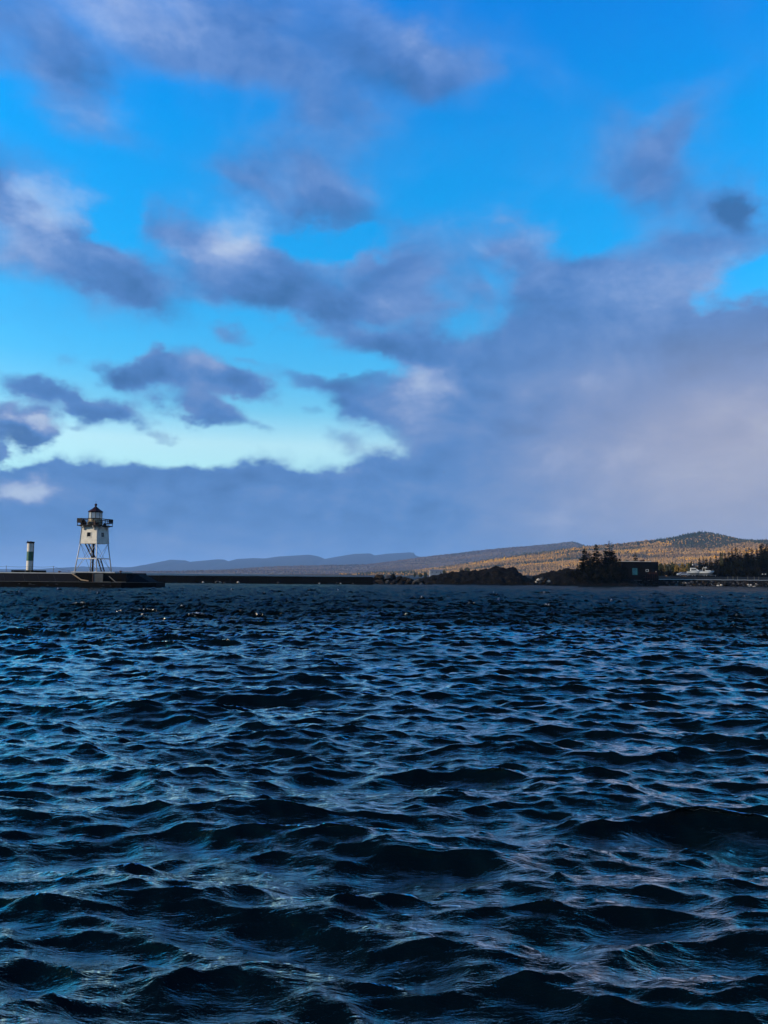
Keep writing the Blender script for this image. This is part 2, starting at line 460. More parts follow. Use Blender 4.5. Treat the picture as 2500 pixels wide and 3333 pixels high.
def spectrum(Nn, L, lmax, lmin, seed, spread=2.0):
    g = np.random.default_rng(seed)
    k1 = 2 * np.pi * np.fft.fftfreq(Nn, L / Nn)
    kx, ky = np.meshgrid(k1, k1, indexing='ij'); k = np.hypot(kx, ky); k[0, 0] = 1e-6
    c = (kx * math.sin(WIND) + ky * -math.cos(WIND)) / k
    kp = 2 * np.pi / 2.5
    D = np.abs(c) ** (2 * spread) * np.where(c > 0, 1, .25) + .06
    peak = 1 + 1.6 * np.exp(-((k / kp - 1) / .35) ** 2)
    S = np.exp(-1.25 * (kp / k) ** 2.5) / k ** 4 * D * peak
    band = (k < 2 * np.pi / lmin) & (k >= 2 * np.pi / lmax); S = S * band
    h = np.sqrt(S) * (2 * np.pi / L) * (g.normal(size=k.shape) + 1j * g.normal(size=k.shape)) * Nn * Nn
    f = lambda q: np.real(np.fft.ifft2(q)).astype(np.float32)
    return dict(h=f(h), dx=f(1j * kx / k * h), dy=f(1j * ky / k * h), j=f(k * h), N=Nn, L=L)


def sample(field, Nn, L, x, y):
    u = (x / L % 1.0) * Nn; v = (y / L % 1.0) * Nn
    i = np.floor(u).astype(np.int32); j = np.floor(v).astype(np.int32)
    a = (u - i).astype(np.float32); b = (v - j).astype(np.float32)
    i0, j0, i1, j1 = i % Nn, j % Nn, (i + 1) % Nn, (j + 1) % Nn
    return (field[i0, j0] * (1 - a) + field[i1, j0] * a) * (1 - b) + (field[i0, j1] * (1 - a) + field[i1, j1] * a) * b


def make_water():
    rr = [2.2]
    while rr[-1] < 60000:
        r = rr[-1]
        if r < 12: st = .036
        elif r < 200: st = .036 * (r / 12) ** 1.08
        else: st = .036 * (200 / 12) ** 1.08 * (r / 200) ** 2.6
        rr.append(r + st)
    rr = np.array([.01, 1.0] + rr)
    dense = np.linspace(-35, 35, 810)
    side = np.concatenate([np.linspace(-180, -37, 60)[:-1]])
    side2 = np.linspace(37, 180, 60)[1:-1]
    az = np.radians(np.concatenate([side, dense, side2])); na = len(az)
    print('water grid', len(rr), na)
    RR, AA = np.meshgrid(rr, az, indexing='ij')
    x = (RR * np.sin(AA)); y = (RR * np.cos(AA))
    dr = np.gradient(rr)[:, None] * np.ones_like(RR)
    c1 = spectrum(1024, 97.0, 97, .9, 3, 3.2)
    c2 = spectrum(512, 12.7, .9, .16, 5, 2.6)
    c3 = spectrum(512, 3.37, .16, .05, 8, 1.6)
    A = SEA / np.std(c1['h'])
    hz = np.zeros_like(x, np.float32); ox = hz.copy(); oy = hz.copy(); jj = hz.copy()
    for c, lo, hi, g, gust in ((c1, 1.2, 6.0, 1.0, GUST[0]), (c2, .45, 1.4, 1.45, GUST[1]), (c3, .03, .09, .8, GUST[2])):
        wgt = np.clip((hi - dr) / (hi - lo), 0, 1).astype(np.float32) * g * A
        # the open half of the harbour and the lake beyond lie more to the wind
        wgt *= (1 + gust * np.clip((RR - 24) / 22, 0, 1) ** 1.5).astype(np.float32) * (1 - .45 * np.clip((RR - 130) / 60, 0, 1)).astype(np.float32)
        wgt[:, :58] = np.minimum(wgt[:, :58], wgt[:, :58] * .8)
        for tgt, key in ((hz, 'h'), (ox, 'dx'), (oy, 'dy'), (jj, 'j')):
            tgt += sample(c[key], c['N'], c['L'], x / (1.55 if c is c1 else 1.4) + 13.3, y + 41.0) * wgt * (.25 if key == 'j' and c is not c1 else 1)
    # a few longer swells roll in among the chop
    chop = CHOP
    V = np.stack([x + chop * ox, y + chop * oy, hz], -1).reshape(-1, 3)
    nr = len(rr)
    i = np.arange(nr - 1)[:, None] * na; j = np.arange(na)[None, :]; j2 = (j + 1) % na
    F = np.stack([i + j, i + j2, i + na + j2, i + na + j], -1).reshape(-1, 4)
    o = mesh_np('water', V, F, None, True)
    foam = (RR < 125) * np.clip((jj - np.quantile(jj[np.abs(RR - 60) < 50],   .9997)) / (.12 * np.std(jj[np.abs(RR - 60) < 50]) * 8), 0, 1)
    # more whitecaps out in the open lake and the far half of the harbour
    at = o.data.attributes.new('foam', 'FLOAT', 'POINT'); at.data.foreach_set('value', foam.ravel().astype(np.float32))
    # wind-ruffled water further out: ripples too small for the mesh, kept as a measure per place
    rip = np.clip((RR - 22 + 7 * fbm(x / 9, y / 9, 77, 3)) / 30, 0, 1)
    at = o.data.attributes.new('ripple', 'FLOAT', 'POINT'); at.data.foreach_set('value', rip.ravel().astype(np.float32))
    m = bpy.data.materials.new('lake_water'); m.use_nodes = True; n = N(m.node_tree)
    nt = m.node_tree; nt.nodes.clear()
    out = n.node('ShaderNodeOutputMaterial')
    geo = n.node('ShaderNodeNewGeometry'); pos = geo.outputs['Position']
    p2 = n.vm('MULTIPLY', pos, (.62, 1.9, 1.0))
    h1 = n.noise(p2, 7.0, 5, .6, .6).outputs['Fac']
    h2 = n.noise(p2, 34.0, 3, .6, .4).outputs['Fac']
    hh = n.m('ADD', n.m('MULTIPLY', h1, .040), n.m('MULTIPLY', h2, .0075))
    bp = n.node('ShaderNodeBump'); bp.inputs['Strength'].default_value = 1.0; bp.inputs['Distance'].default_value = WBUMP
    n.put(bp.inputs['Height'], hh); nrm = bp.outputs[0]
    fr = n.node('ShaderNodeFresnel'); fr.inputs[0].default_value = 1.34; n.put(fr.inputs['Normal'], nrm)
    fac = n.ss(fr.outputs[0], .045, .30, .005, 1.0)
    ra = n.node('ShaderNodeAttribute', attribute_name='ripple').outputs['Fac']
    # ruffled water turns few facets edge-on: its mean reflectance stays low even at a grazing view
    fac = n.m('MULTIPLY', fac, n.ss(ra, 0.0, 1.0, 1.0, .17, 'LINEAR'))
    gl = n.node('ShaderNodeBsdfGlossy'); n.put(gl.inputs['Roughness'], n.ss(ra, 0.0, 1.0, .04, .16, 'LINEAR')); n.put(gl.inputs['Normal'], nrm)
    gl.inputs['Color'].default_value = (1.0, .935, .875, 1)
    df = n.node('ShaderNodeBsdfDiffuse'); df.inputs['Color'].default_value = (.0005, .0022, .0030, 1)
    mx = n.node('ShaderNodeMixShader'); n.put(mx.inputs[0], fac); n.put(mx.inputs[1], df.outputs[0]); n.put(mx.inputs[2], gl.outputs[0])
    fo = n.node('ShaderNodeAttribute', attribute_name='foam').outputs['Fac']
    fo = n.m('MULTIPLY', fo, n.ss(n.noise(pos, 9.0, 4, .7).outputs['Fac'], .40, .62))
    fd = n.node('ShaderNodeBsdfDiffuse'); fd.inputs['Color'].default_value = (.40, .43, .45, 1)
    mx2 = n.node('ShaderNodeMixShader'); n.put(mx2.inputs[0], fo); n.put(mx2.inputs[1], mx.outputs[0]); n.put(mx2.inputs[2], fd.outputs[0])
    n.put(out.inputs[0], mx2.outputs[0])
    o.data.materials.append(m)
    tag(o, kind='structure')
    return o


SEA, CHOP, WBUMP, GUST = .061, 1.0, .5, (.30, .85, 0)
make_water()

# ------------------------------------------------------------------ haze over the lake and the far shore
def make_haze():
    mb = MB(); mb.box((-42000, -61000, -3.0), (42000, 61000, 470.0))
    m = bpy.data.materials.new('haze_air'); m.use_nodes = True; nt = m.node_tree
    nt.nodes.remove(nt.nodes['Principled BSDF'])
    pv = nt.nodes.new('ShaderNodeVolumePrincipled')
    pv.inputs['Color'].default_value = (.36, .62, 1.0, 1); pv.inputs['Density'].default_value = HAZE; pv.inputs['Anisotropy'].default_value = .0
    nt.links.new(pv.outputs[0], nt.nodes['Material Output'].inputs['Volume'])
    o = mb.build('haze', m); tag(o, kind='stuff'); o.display_type = 'WIRE'
    return o


HAZE = 4.4e-5
make_haze()

# ------------------------------------------------------------------ far hills
def ridge(pts, D):
    w = [P(px, py, D) for px, py in pts]
    return np.array([q.x for q in w]), np.array([q.z for q in w])


def hill_heights(rx, rz, x, y, y0, yr, yb, shape, rough, seed, fine):
    """height of a slope that climbs from the shore at y0 to the ridge at yr and falls again to yb"""
    top = np.interp(x * yr / np.maximum(y, 1.0) * 0 + x, rx, rz)
    t = np.clip((y - y0) / (yr - y0), 0, 1)
    prof = t ** shape * (1 + .0 * t)
    back = np.clip((y - yr) / (yb - yr), 0, 1)
    prof = np.where(y > yr, 1 - back ** 1.3 * 1.15, prof)
    mid = np.sin(np.clip(t, 0, 1) * math.pi)
    nz = fbm(x / fine, y / fine, seed, 5, .5)
    return np.maximum(top, 0) * prof + nz * rough * np.maximum(mid, .12) - 1.2 * (1 - t) * (y < yr) - .5


def hill_grid(name, x0, x1, y0, yb, nx, ny, fn, m):
    xs = np.linspace(x0, x1, nx); ys = np.linspace(y0, yb, ny)
    X, Y = np.meshgrid(xs, ys); Z = fn(X, Y)
    V = np.stack([X, Y, Z], -1).reshape(-1, 3)
    i = np.arange(ny - 1)[:, None] * nx; j = np.arange(nx - 1)[None, :]
    F = np.stack([i + j, i + j + 1, i + nx + j + 1, i + nx + j], -1).reshape(-1, 4)
    o = mesh_np(name, V, F, m, True); tag(o, kind='structure')
    return o


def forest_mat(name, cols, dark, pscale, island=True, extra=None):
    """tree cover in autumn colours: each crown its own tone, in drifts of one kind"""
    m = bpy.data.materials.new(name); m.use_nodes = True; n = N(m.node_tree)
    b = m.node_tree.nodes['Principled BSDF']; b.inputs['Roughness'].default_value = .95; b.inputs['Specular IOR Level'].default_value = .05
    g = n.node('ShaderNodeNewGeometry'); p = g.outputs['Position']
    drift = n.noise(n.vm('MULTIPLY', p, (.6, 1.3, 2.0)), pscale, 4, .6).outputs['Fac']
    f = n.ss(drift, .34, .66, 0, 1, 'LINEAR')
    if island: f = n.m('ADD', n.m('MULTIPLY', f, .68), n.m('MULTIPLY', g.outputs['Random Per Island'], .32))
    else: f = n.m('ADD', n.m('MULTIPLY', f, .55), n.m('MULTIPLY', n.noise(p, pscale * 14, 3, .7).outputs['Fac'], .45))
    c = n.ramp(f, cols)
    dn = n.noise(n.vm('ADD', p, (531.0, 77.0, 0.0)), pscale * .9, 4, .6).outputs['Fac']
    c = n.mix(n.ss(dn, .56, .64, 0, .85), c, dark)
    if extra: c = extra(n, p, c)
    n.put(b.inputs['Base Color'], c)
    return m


NEAR = [(900, 1880), (1180, 1872), (1270, 1868), (1330, 1862), (1400, 1853), (1490, 1841), (1581, 1826), (1697, 1809), (1798, 1796), (1906, 1781), (2024, 1772), (2090, 1764), (2133, 1760), (2192, 1752),
        (2235, 1741), (2279, 1734.5), (2309, 1738), (2348, 1746), (2374, 1755), (2400, 1759), (2500, 1761), (2620, 1752), (2800, 1758), (3300, 1800), (3800, 1860)]
MID = [(500, 1870), (620, 1860), (720, 1855), (830, 1848), (900, 1844), (1080, 1840), (1189, 1838), (1262, 1830), (1370, 1814), (1500, 1799), (1545, 1792), (1653, 1783), (1762, 1774), (1859, 1763), (1876, 1765), (1903, 1779), (1960, 1792), (2300, 1800), (3000, 1850)]
FAR = [(-300, 1852), (60, 1852), (180, 1851), (270, 1843), (310, 1848), (367, 1844), (400, 1845.5), (447, 1845), (487, 1843), (519, 1829), (555, 1821), (602, 1823), (613, 1829), (653, 1825), (707, 1820), (729, 1821), (744, 1827.5), (772, 1819), (823, 1816),
       (863, 1817), (906, 1810.5), (979, 1806), (1005, 1804), (1037, 1810), (1057, 1818.5), (1102, 1810.5), (1153, 1802), (1207, 1800.5), (1219, 1807), (1254, 1802), (1334, 1797), (1346, 1798), (1353, 1807.5), (1376, 1814), (1500, 1822), (1800, 1840), (2300, 1880)]

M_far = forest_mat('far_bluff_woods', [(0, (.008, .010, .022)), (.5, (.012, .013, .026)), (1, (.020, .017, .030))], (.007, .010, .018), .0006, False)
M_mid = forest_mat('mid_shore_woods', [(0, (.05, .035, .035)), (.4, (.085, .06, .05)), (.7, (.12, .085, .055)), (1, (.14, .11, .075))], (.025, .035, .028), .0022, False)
M_near = forest_mat('near_hill_floor', [(0, (.03, .02, .013)), (.5, (.05, .032, .018)), (1, (.07, .043, .018))], (.025, .03, .016), .006, False)  # dark floor tone paints the shade between the trees
M_nwood = forest_mat('near_hill_woods', [(0, (.060, .037, .022)), (.3, (.17, .100, .046)), (.55, (.28, .160, .062)), (.74, (.36, .19, .045)), (.86, (.55, .24, .016)), (1, (.46, .29, .05))], (.045, .045, .030), .0065)
def nose_fn(n, p, c):
    # the cliffed end of the middle ridge carries bare rock and spruce
    sx = n.node('ShaderNodeSeparateXYZ'); n.put(sx.inputs[0], p)
    return n.mix(n.m('MULTIPLY', n.ss(sx.outputs[0], P(1690, 1780, 6200).x, P(1790, 1780, 6200).x), .8), c, (.020, .030, .030))


M_mwood = forest_mat('mid_shore_tree_cover', [(0, (.04, .026, .026)), (.4, (.08, .050, .040)), (.7, (.14, .085, .050)), (1, (.21, .14, .08))], (.022, .032, .026), .0025, extra=nose_fn)

nrx, nrz = ridge(NEAR, 3000.0); mrx, mrz = ridge(MID, 6200.0); frx, frz = ridge(FAR, 14000.0)


def near_h(x, y):
    y0 = np.interp(x, [-200, 40, 300, 700, 1500], [2350, 2150, 1900, 1650, 1500])
    return hill_heights(nrx, nrz, x, y, y0, 3000.0, 4000.0, 1.25, 9.0, 5, 420.0) + 1.5


def mid_h(x, y):
    y0 = np.interp(x, [-2600, -800, 200, 2500], [5200, 4600, 4100, 4000])
    return hill_heights(mrx, mrz, x, y, y0, 6200.0, 7600.0, 1.1, 14.0, 9, 700.0) + 1.0


def far_h(x, y):
    return hill_heights(frx, frz, x, y, 11500.0, 14000.0, 16500.0, .8, 18.0, 21, 1500.0)


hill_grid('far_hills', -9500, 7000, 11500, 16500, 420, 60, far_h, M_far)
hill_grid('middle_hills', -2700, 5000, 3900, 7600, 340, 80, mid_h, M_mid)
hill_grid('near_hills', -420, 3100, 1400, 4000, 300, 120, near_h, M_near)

OCT_V = np.array([(1, 0, .5), (0, 1, .55), (-1, 0, .5), (0, -1, .6), (0, 0, .9), (0, 0, -.1)], np.float32)
OCT_F = np.array([(0, 1, 4), (1, 2, 4), (2, 3, 4), (3, 0, 4), (1, 0, 5), (2, 1, 5), (3, 2, 5), (0, 3, 5)], np.int32)
CON_V = np.array([(1, 0, .05), (0, 1, .05), (-1, 0, .05), (0, -1, .05), (0, 0, 1)], np.float32)
CON_F = np.array([(0, 1, 4), (1, 2, 4), (2, 3, 4), (3, 0, 4)], np.int32)


def wood(name, xs, ys, zs, w, h, con, m, label, cat):
    """a far-off wood that reads as one mass"""
    g = np.random.default_rng(len(xs)); Vs, Fs, b = [], [], 0
    for TV, TF, sel in ((OCT_V, OCT_F, ~con), (CON_V, CON_F, con)):
        k = int(sel.sum())
        if not k: continue
        a = g.uniform(0, 6.28, k); c, s_ = np.cos(a), np.sin(a)
        jit = 1 + g.uniform(-.3, .3, (k, len(TV), 3))
        v = TV[None] * jit
        ww = w[sel][:, None] * (0.62 if TV is CON_V else 1.0); hh = h[sel][:, None]
        X = (v[..., 0] * c[:, None] - v[..., 1] * s_[:, None]) * ww + xs[sel][:, None]
        Y = (v[..., 0] * s_[:, None] + v[..., 1] * c[:, None]) * ww + ys[sel][:, None]
        Z = v[..., 2] * hh + zs[sel][:, None]
        Vs.append(np.stack([X, Y, Z], -1).reshape(-1, 3))
        Fs.append((TF[None] + (np.arange(k) * len(TV))[:, None, None] + b).reshape(-1, 3)); b += k * len(TV)
    o = mesh_np(name, np.concatenate(Vs), np.concatenate(Fs), m)
    tag(o, label, cat, kind='stuff')
    return o


def scatter(hfn, n_, x0, x1, y0, y1, hmean, wmean, cseed, shore):
    ys = y0 + (y1 - y0) * rng.random(n_) ** .9
    half = lambda y: y
    xs = x0 + (x1 - x0) * rng.random(n_)
    z = hfn(xs, ys); keep = (z > shore)
    cn = fbm(xs / 380, ys / 110, cseed, 3)  # evergreens drawn out sideways also paint the hillside's darker shadow bands
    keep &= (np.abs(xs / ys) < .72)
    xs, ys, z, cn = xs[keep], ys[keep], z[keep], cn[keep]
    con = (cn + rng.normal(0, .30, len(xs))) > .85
    h = hmean * rng.uniform(.5, 1.5, len(xs)) * np.where(con, 1.25, 1)
    w = wmean * rng.uniform(.55, 1.6, len(xs))
    return xs, ys, z - 1, w, h, con


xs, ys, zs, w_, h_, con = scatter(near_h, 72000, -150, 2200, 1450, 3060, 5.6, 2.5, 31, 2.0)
# the summit and the shoulder right of it carry dark evergreens
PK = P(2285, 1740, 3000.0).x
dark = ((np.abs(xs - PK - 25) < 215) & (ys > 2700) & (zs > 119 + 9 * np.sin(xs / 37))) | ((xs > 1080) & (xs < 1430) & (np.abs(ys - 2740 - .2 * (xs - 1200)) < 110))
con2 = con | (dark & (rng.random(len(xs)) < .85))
wood('autumn_wood', xs[~con2], ys[~con2], zs[~con2], w_[~con2], h_[~con2], np.zeros((~con2).sum(), bool), M_nwood, 'golden brown autumn wood covering the sunlit near hillside', 'wood')
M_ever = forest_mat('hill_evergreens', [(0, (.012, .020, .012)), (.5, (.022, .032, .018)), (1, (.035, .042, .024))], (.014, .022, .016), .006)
wood('evergreen_wood', xs[con2], ys[con2], zs[con2], w_[con2] * 1.1, h_[con2] * 1.1, np.ones(con2.sum(), bool), M_ever, 'dark evergreens on the near hill summit and in hillside bands that stand for shadow', 'wood')
xs, ys, zs, w_, h_, con = scatter(mid_h, 22000, -2600, 2600, 4100, 6260, 5.5, 5.0, 41, 2.0)
wood('shore_wood', xs, ys, zs, w_, h_, con, M_mwood, 'mauve brown wood on the long middle hill below the blue bluffs', 'wood')

# ------------------------------------------------------------------ land behind the harbour
SHORE = [(1715, 262), (1760, 252), (1850, 250), (2000, 252), (2150, 260), (2400, 262), (2700, 264), (3400, 270)]   # photo column, distance


def make_ground():
    front = [(P(px, 1880, D).x, D) for px, D in SHORE]
    xs = np.linspace(front[0][0], front[-1][0] + 300, 150)
    fy = np.interp(xs, [p[0] for p in front], [p[1] for p in front]) + 2.0
    ts = np.concatenate([np.linspace(0, .05, 40), np.linspace(.06, 1, 30)])
    X = xs[None, :] + (ts[:, None] * 0); Y = fy[None, :] + ts[:, None] * 1500
    X = X + ts[:, None] * (xs[None, :] - xs[0]) * 4.5 + ts[:, None] * 260
    Z = 2.05 + 1.2 * np.clip((Y - fy - 3) / 13, 0, 1) ** 1.2 + .10 * fbm(X / 9, Y / 9, 4, 3)
    Z = np.where(X < P(2020, 1880, 262).x, Z - .55, Z)
    Z[0] = -.6
    nx, ny = len(xs), len(ts)
    i = np.arange(ny - 1)[:, None] * nx; j = np.arange(nx - 1)[None, :]
    F = np.stack([i + j, i + j + 1, i + nx + j + 1, i + nx + j], -1).reshape(-1, 4)
    m = mat('dark_turf_and_gravel', (.006, .0052, .0036), .95, (.004, .0036, .003), .25, .5, 3)
    o = mesh_np('ground', np.stack([X, Y, Z], -1).reshape(-1, 3), F, m, True); tag(o, kind='structure')


make_ground()
GZ = 3.15     # the lot behind the quay

# rocky point: two humps of bare black basalt
def rock_mass(name, prof, D, depth, seed, m, lab):
    w = [P(px, py, D) for px, py in prof]
    rx = np.array([q.x for q in w]); rz = np.array([q.z for q in w])
    nx, ny = int((rx[-1] - rx[0]) / .42), int(depth / .55)
    xs = np.linspace(rx[0], rx[-1], nx); ys = np.linspace(D - depth * .55, D + depth * .45, ny)
    X, Y = np.meshgrid(xs, ys); top = np.interp(X, rx, rz)
    t = (Y - D) / (depth * .5); sh = np.clip(1 - np.abs(np.where(t < 0, t / 1.1, t / .9)) ** 1.7, 0, 1)
    st = fbm(X / 3.2, Y / 3.2, seed, 4, .55); bl = fbm(X / 1.1, Y / 1.1, seed + 9, 3, .6)
    Z = (top + .6) * sh ** .8 + (np.abs(st) - .35) * .75 * np.clip(sh * 4, 0, 1) + bl * .22
    Z = np.round(Z / .34) * .34 * .55 + Z * .45 - .6       # ledges
    X = X + bl * .15; Y = Y + st * .25
    i = np.arange(ny - 1)[:, None] * nx; j = np.arange(nx - 1)[None, :]
    F = np.stack([i + j, i + j + 1, i + nx + j + 1, i + nx + j], -1).reshape(-1, 4)
    o = mesh_np(name, np.stack([X, Y, Z], -1).reshape(-1, 3), F, m)
    if lab: tag(o, lab, 'rock')
    else: tag(o, kind='structure')
    return o


def rock_fn(n, tc, c):
    li = n.noise(tc, .7, 6, .7).outputs['Fac']
    c = n.mix(n.ss(li, .58, .68, 0, .5), c, (.030, .020, .012))
    l2 = n.noise(tc, 2.3, 5, .7).outputs['Fac']
    return n.mix(n.ss(l2, .60, .68, 0, .8), c, (.075, .055, .036))


M_point = mat('lichened_basalt', (.0026, .0021, .0016), .95, (.0014, .0012, .0010), .6, .7, 3, spec=.06, fn=rock_fn)
rock_mass('rock_outcrop', [(1330, 1896), (1359, 1888), (1381, 1881), (1406, 1874), (1442, 1867), (1472, 1864), (1508, 1860), (1540, 1859), (1574, 1856), (1602, 1847.5), (1639, 1849), (1660, 1851), (1678, 1854), (1693, 1869), (1707, 1877), (1725, 1886), (1738, 1899)], 250.0, 22.0, 51, M_point,
          'long black basalt hump with steep right shoulder beside the boulders')
rock_mass('rock_outcrop', [(1722, 1899), (1736, 1879), (1762, 1870), (1790, 1859), (1834, 1854), (1870, 1852), (1930, 1857), (1985, 1868), (2040, 1886), (2060, 1899)], 252.0, 24.0, 71, M_point,
          'black basalt rise on which the dark spruces stand')


def boulder_mesh(seed):
    g = random.Random(seed); bm = bmesh.new(); bmesh.ops.create_icosphere(bm, subdivisions=1, radius=1)
    sx, sy, sz = g.uniform(.8, 1.3), g.uniform(.7, 1.0), g.uniform(.6, .85)
    cuts = [(Vector((g.gauss(0, 1), g.gauss(0, 1), g.gauss(0, 1))).normalized(), g.uniform(.55, .8)) for _ in range(6)]
    for v in bm.verts:
        for nn, dd in cuts:
            e = v.co.dot(nn) - dd
            if e > 0: v.co -= nn * e * .95
        v.co = Vector((v.co.x * sx, v.co.y * sy, v.co.z * sz)) * g.uniform(.93, 1.07)
    me = bpy.data.meshes.new('boulder'); bm.to_mesh(me); bm.free()
    return me


BM = {}
def boulder(parent, loc, size, m, seed):
    key = (seed % 9, m.name)
    if key not in BM:
        BM[key] = boulder_mesh(seed % 9); BM[key].materials.append(m)
    o = bpy.data.objects.new('boulder', BM[key]); col.objects.link(o); o.parent = parent
    g = random.Random(seed * 7 + 1)
    o.location = loc; o.rotation_euler = (g.uniform(-.5, .5), g.uniform(-.5, .5), g.uniform(0, 6.28))
    o.scale = (size * g.uniform(.85, 1.2), size, size * g.uniform(.8, 1.05))
    return o


# heap of boulders that ties the breakwater to the point
t = empty('boulder_heap', (0, 0, 0)); tag(t, 'heap of big black boulders at the right end of the long breakwater', 'boulders')
HEAP = [(1205, 1884, 1.2), (1222, 1880, 1.3), (1240, 1877, 1.5), (1262, 1876, 1.4), (1280, 1871, 1.7), (1300, 1877, 1.4), (1318, 1880, 1.4), (1335, 1884, 1.2), (1352, 1887, 1.2), (1370, 1889, 1.2),
        (1195, 1893, 1.2), (1215, 1893, 1.3), (1238, 1891, 1.5), (1262, 1891, 1.3), (1285, 1889, 1.6), (1308, 1892, 1.4), (1330, 1893, 1.3), (1350, 1896, 1.2), (1372, 1897, 1.2), (1395, 1897, 1.2), (1182, 1896, 1.0), (1250, 1899, 1.1), (1275, 1900, 1.1), (1295, 1900, 1.0), (1226, 1899, 1.0), (1320, 1901, 1.0)]
for i, (px, py, s_) in enumerate(HEAP):
    D = 226 - (py - 1880) * .25
    q = P(px, py, D); boulder(t, (q.x, q.y, q.z - s_ * .5), s_ * 1.15, (M_rock, M_rock, M_rock2, M_rock3, M_rock)[i % 5], i + 3)
mb = MB(); a_, b_ = P(1180, 1890, 222), P(1400, 1890, 226)
mb.prism([(a_.x, 220, -1), (a_.x, 232, -1), (a_.x, 228, .9), (a_.x, 224, .9)], (b_.x - a_.x, 2.0, 0)); mb.build('rubble_core', M_rock, t)
t = empty('boulder_pile', P(1766, 1890, 240)); t.location.z = 0; tag(t, 'small pile of paler boulders at the gap between the two basalt humps', 'boulders')
for i, (px, py, s_) in enumerate([(1752, 1884, .7), (1764, 1881, .8), (1776, 1884, .8), (1786, 1889, .7), (1758, 1892, .7), (1771, 1892, .8), (1745, 1891, .6), (1781, 1896, .6)]):
    q = P(px, py, 239.0) - t.location; boulder(t, (q.x, q.y, q.z - .3), s_, (M_rockpale, M_rock3, M_rock2)[i % 3], i + 60)

# ------------------------------------------------------------------ concrete breakwater
def make_breakwater():
    a, b = P(395, 1890, 206), P(1215, 1890, 214)
    a.z = b.z = 0; L = (b - a); n_ = 14; t = empty('breakwater_wall', a, math.atan2(L.y, L.x))
    tag(t, 'long low black concrete breakwater running out to the lighthouse pier', 'breakwater')
    ln = L.length / n_
    za, zb = P(395, 1872, 206).z, P(1215, 1878.0, 214).z
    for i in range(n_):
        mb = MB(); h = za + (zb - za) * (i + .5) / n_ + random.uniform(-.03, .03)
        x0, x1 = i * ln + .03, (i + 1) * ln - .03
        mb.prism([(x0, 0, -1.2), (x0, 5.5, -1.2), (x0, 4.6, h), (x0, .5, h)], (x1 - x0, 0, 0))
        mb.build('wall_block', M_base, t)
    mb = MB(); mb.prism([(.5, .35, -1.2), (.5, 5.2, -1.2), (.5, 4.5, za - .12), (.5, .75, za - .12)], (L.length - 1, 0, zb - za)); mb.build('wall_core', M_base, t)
    for i, (px, s_) in enumerate([(660, .42), (706, .75), (716, .5), (730, .4), (775, .62), (905, .45), (1040, .35), (1098, .6), (1110, .4), (1150, .35)]):
        q = P(px, 1893.5 + .0045 * (px - 660), 204.5 + (px - 400) * .0098); q = Vector(((q.x - a.x), (q.y - a.y), 0)); q.rotate(Matrix.Rotation(-math.atan2(L.y, L.x), 3, 'Z'))
        boulder(t, (q.x, -.75, .12 + .1 * s_), s_, (M_rockpale, M_rock3)[i % 2], 90 + i)  # pale stones carry their sunlight in the colour


make_breakwater()

# ------------------------------------------------------------------ pier with the lighthouse
DP = 128.0


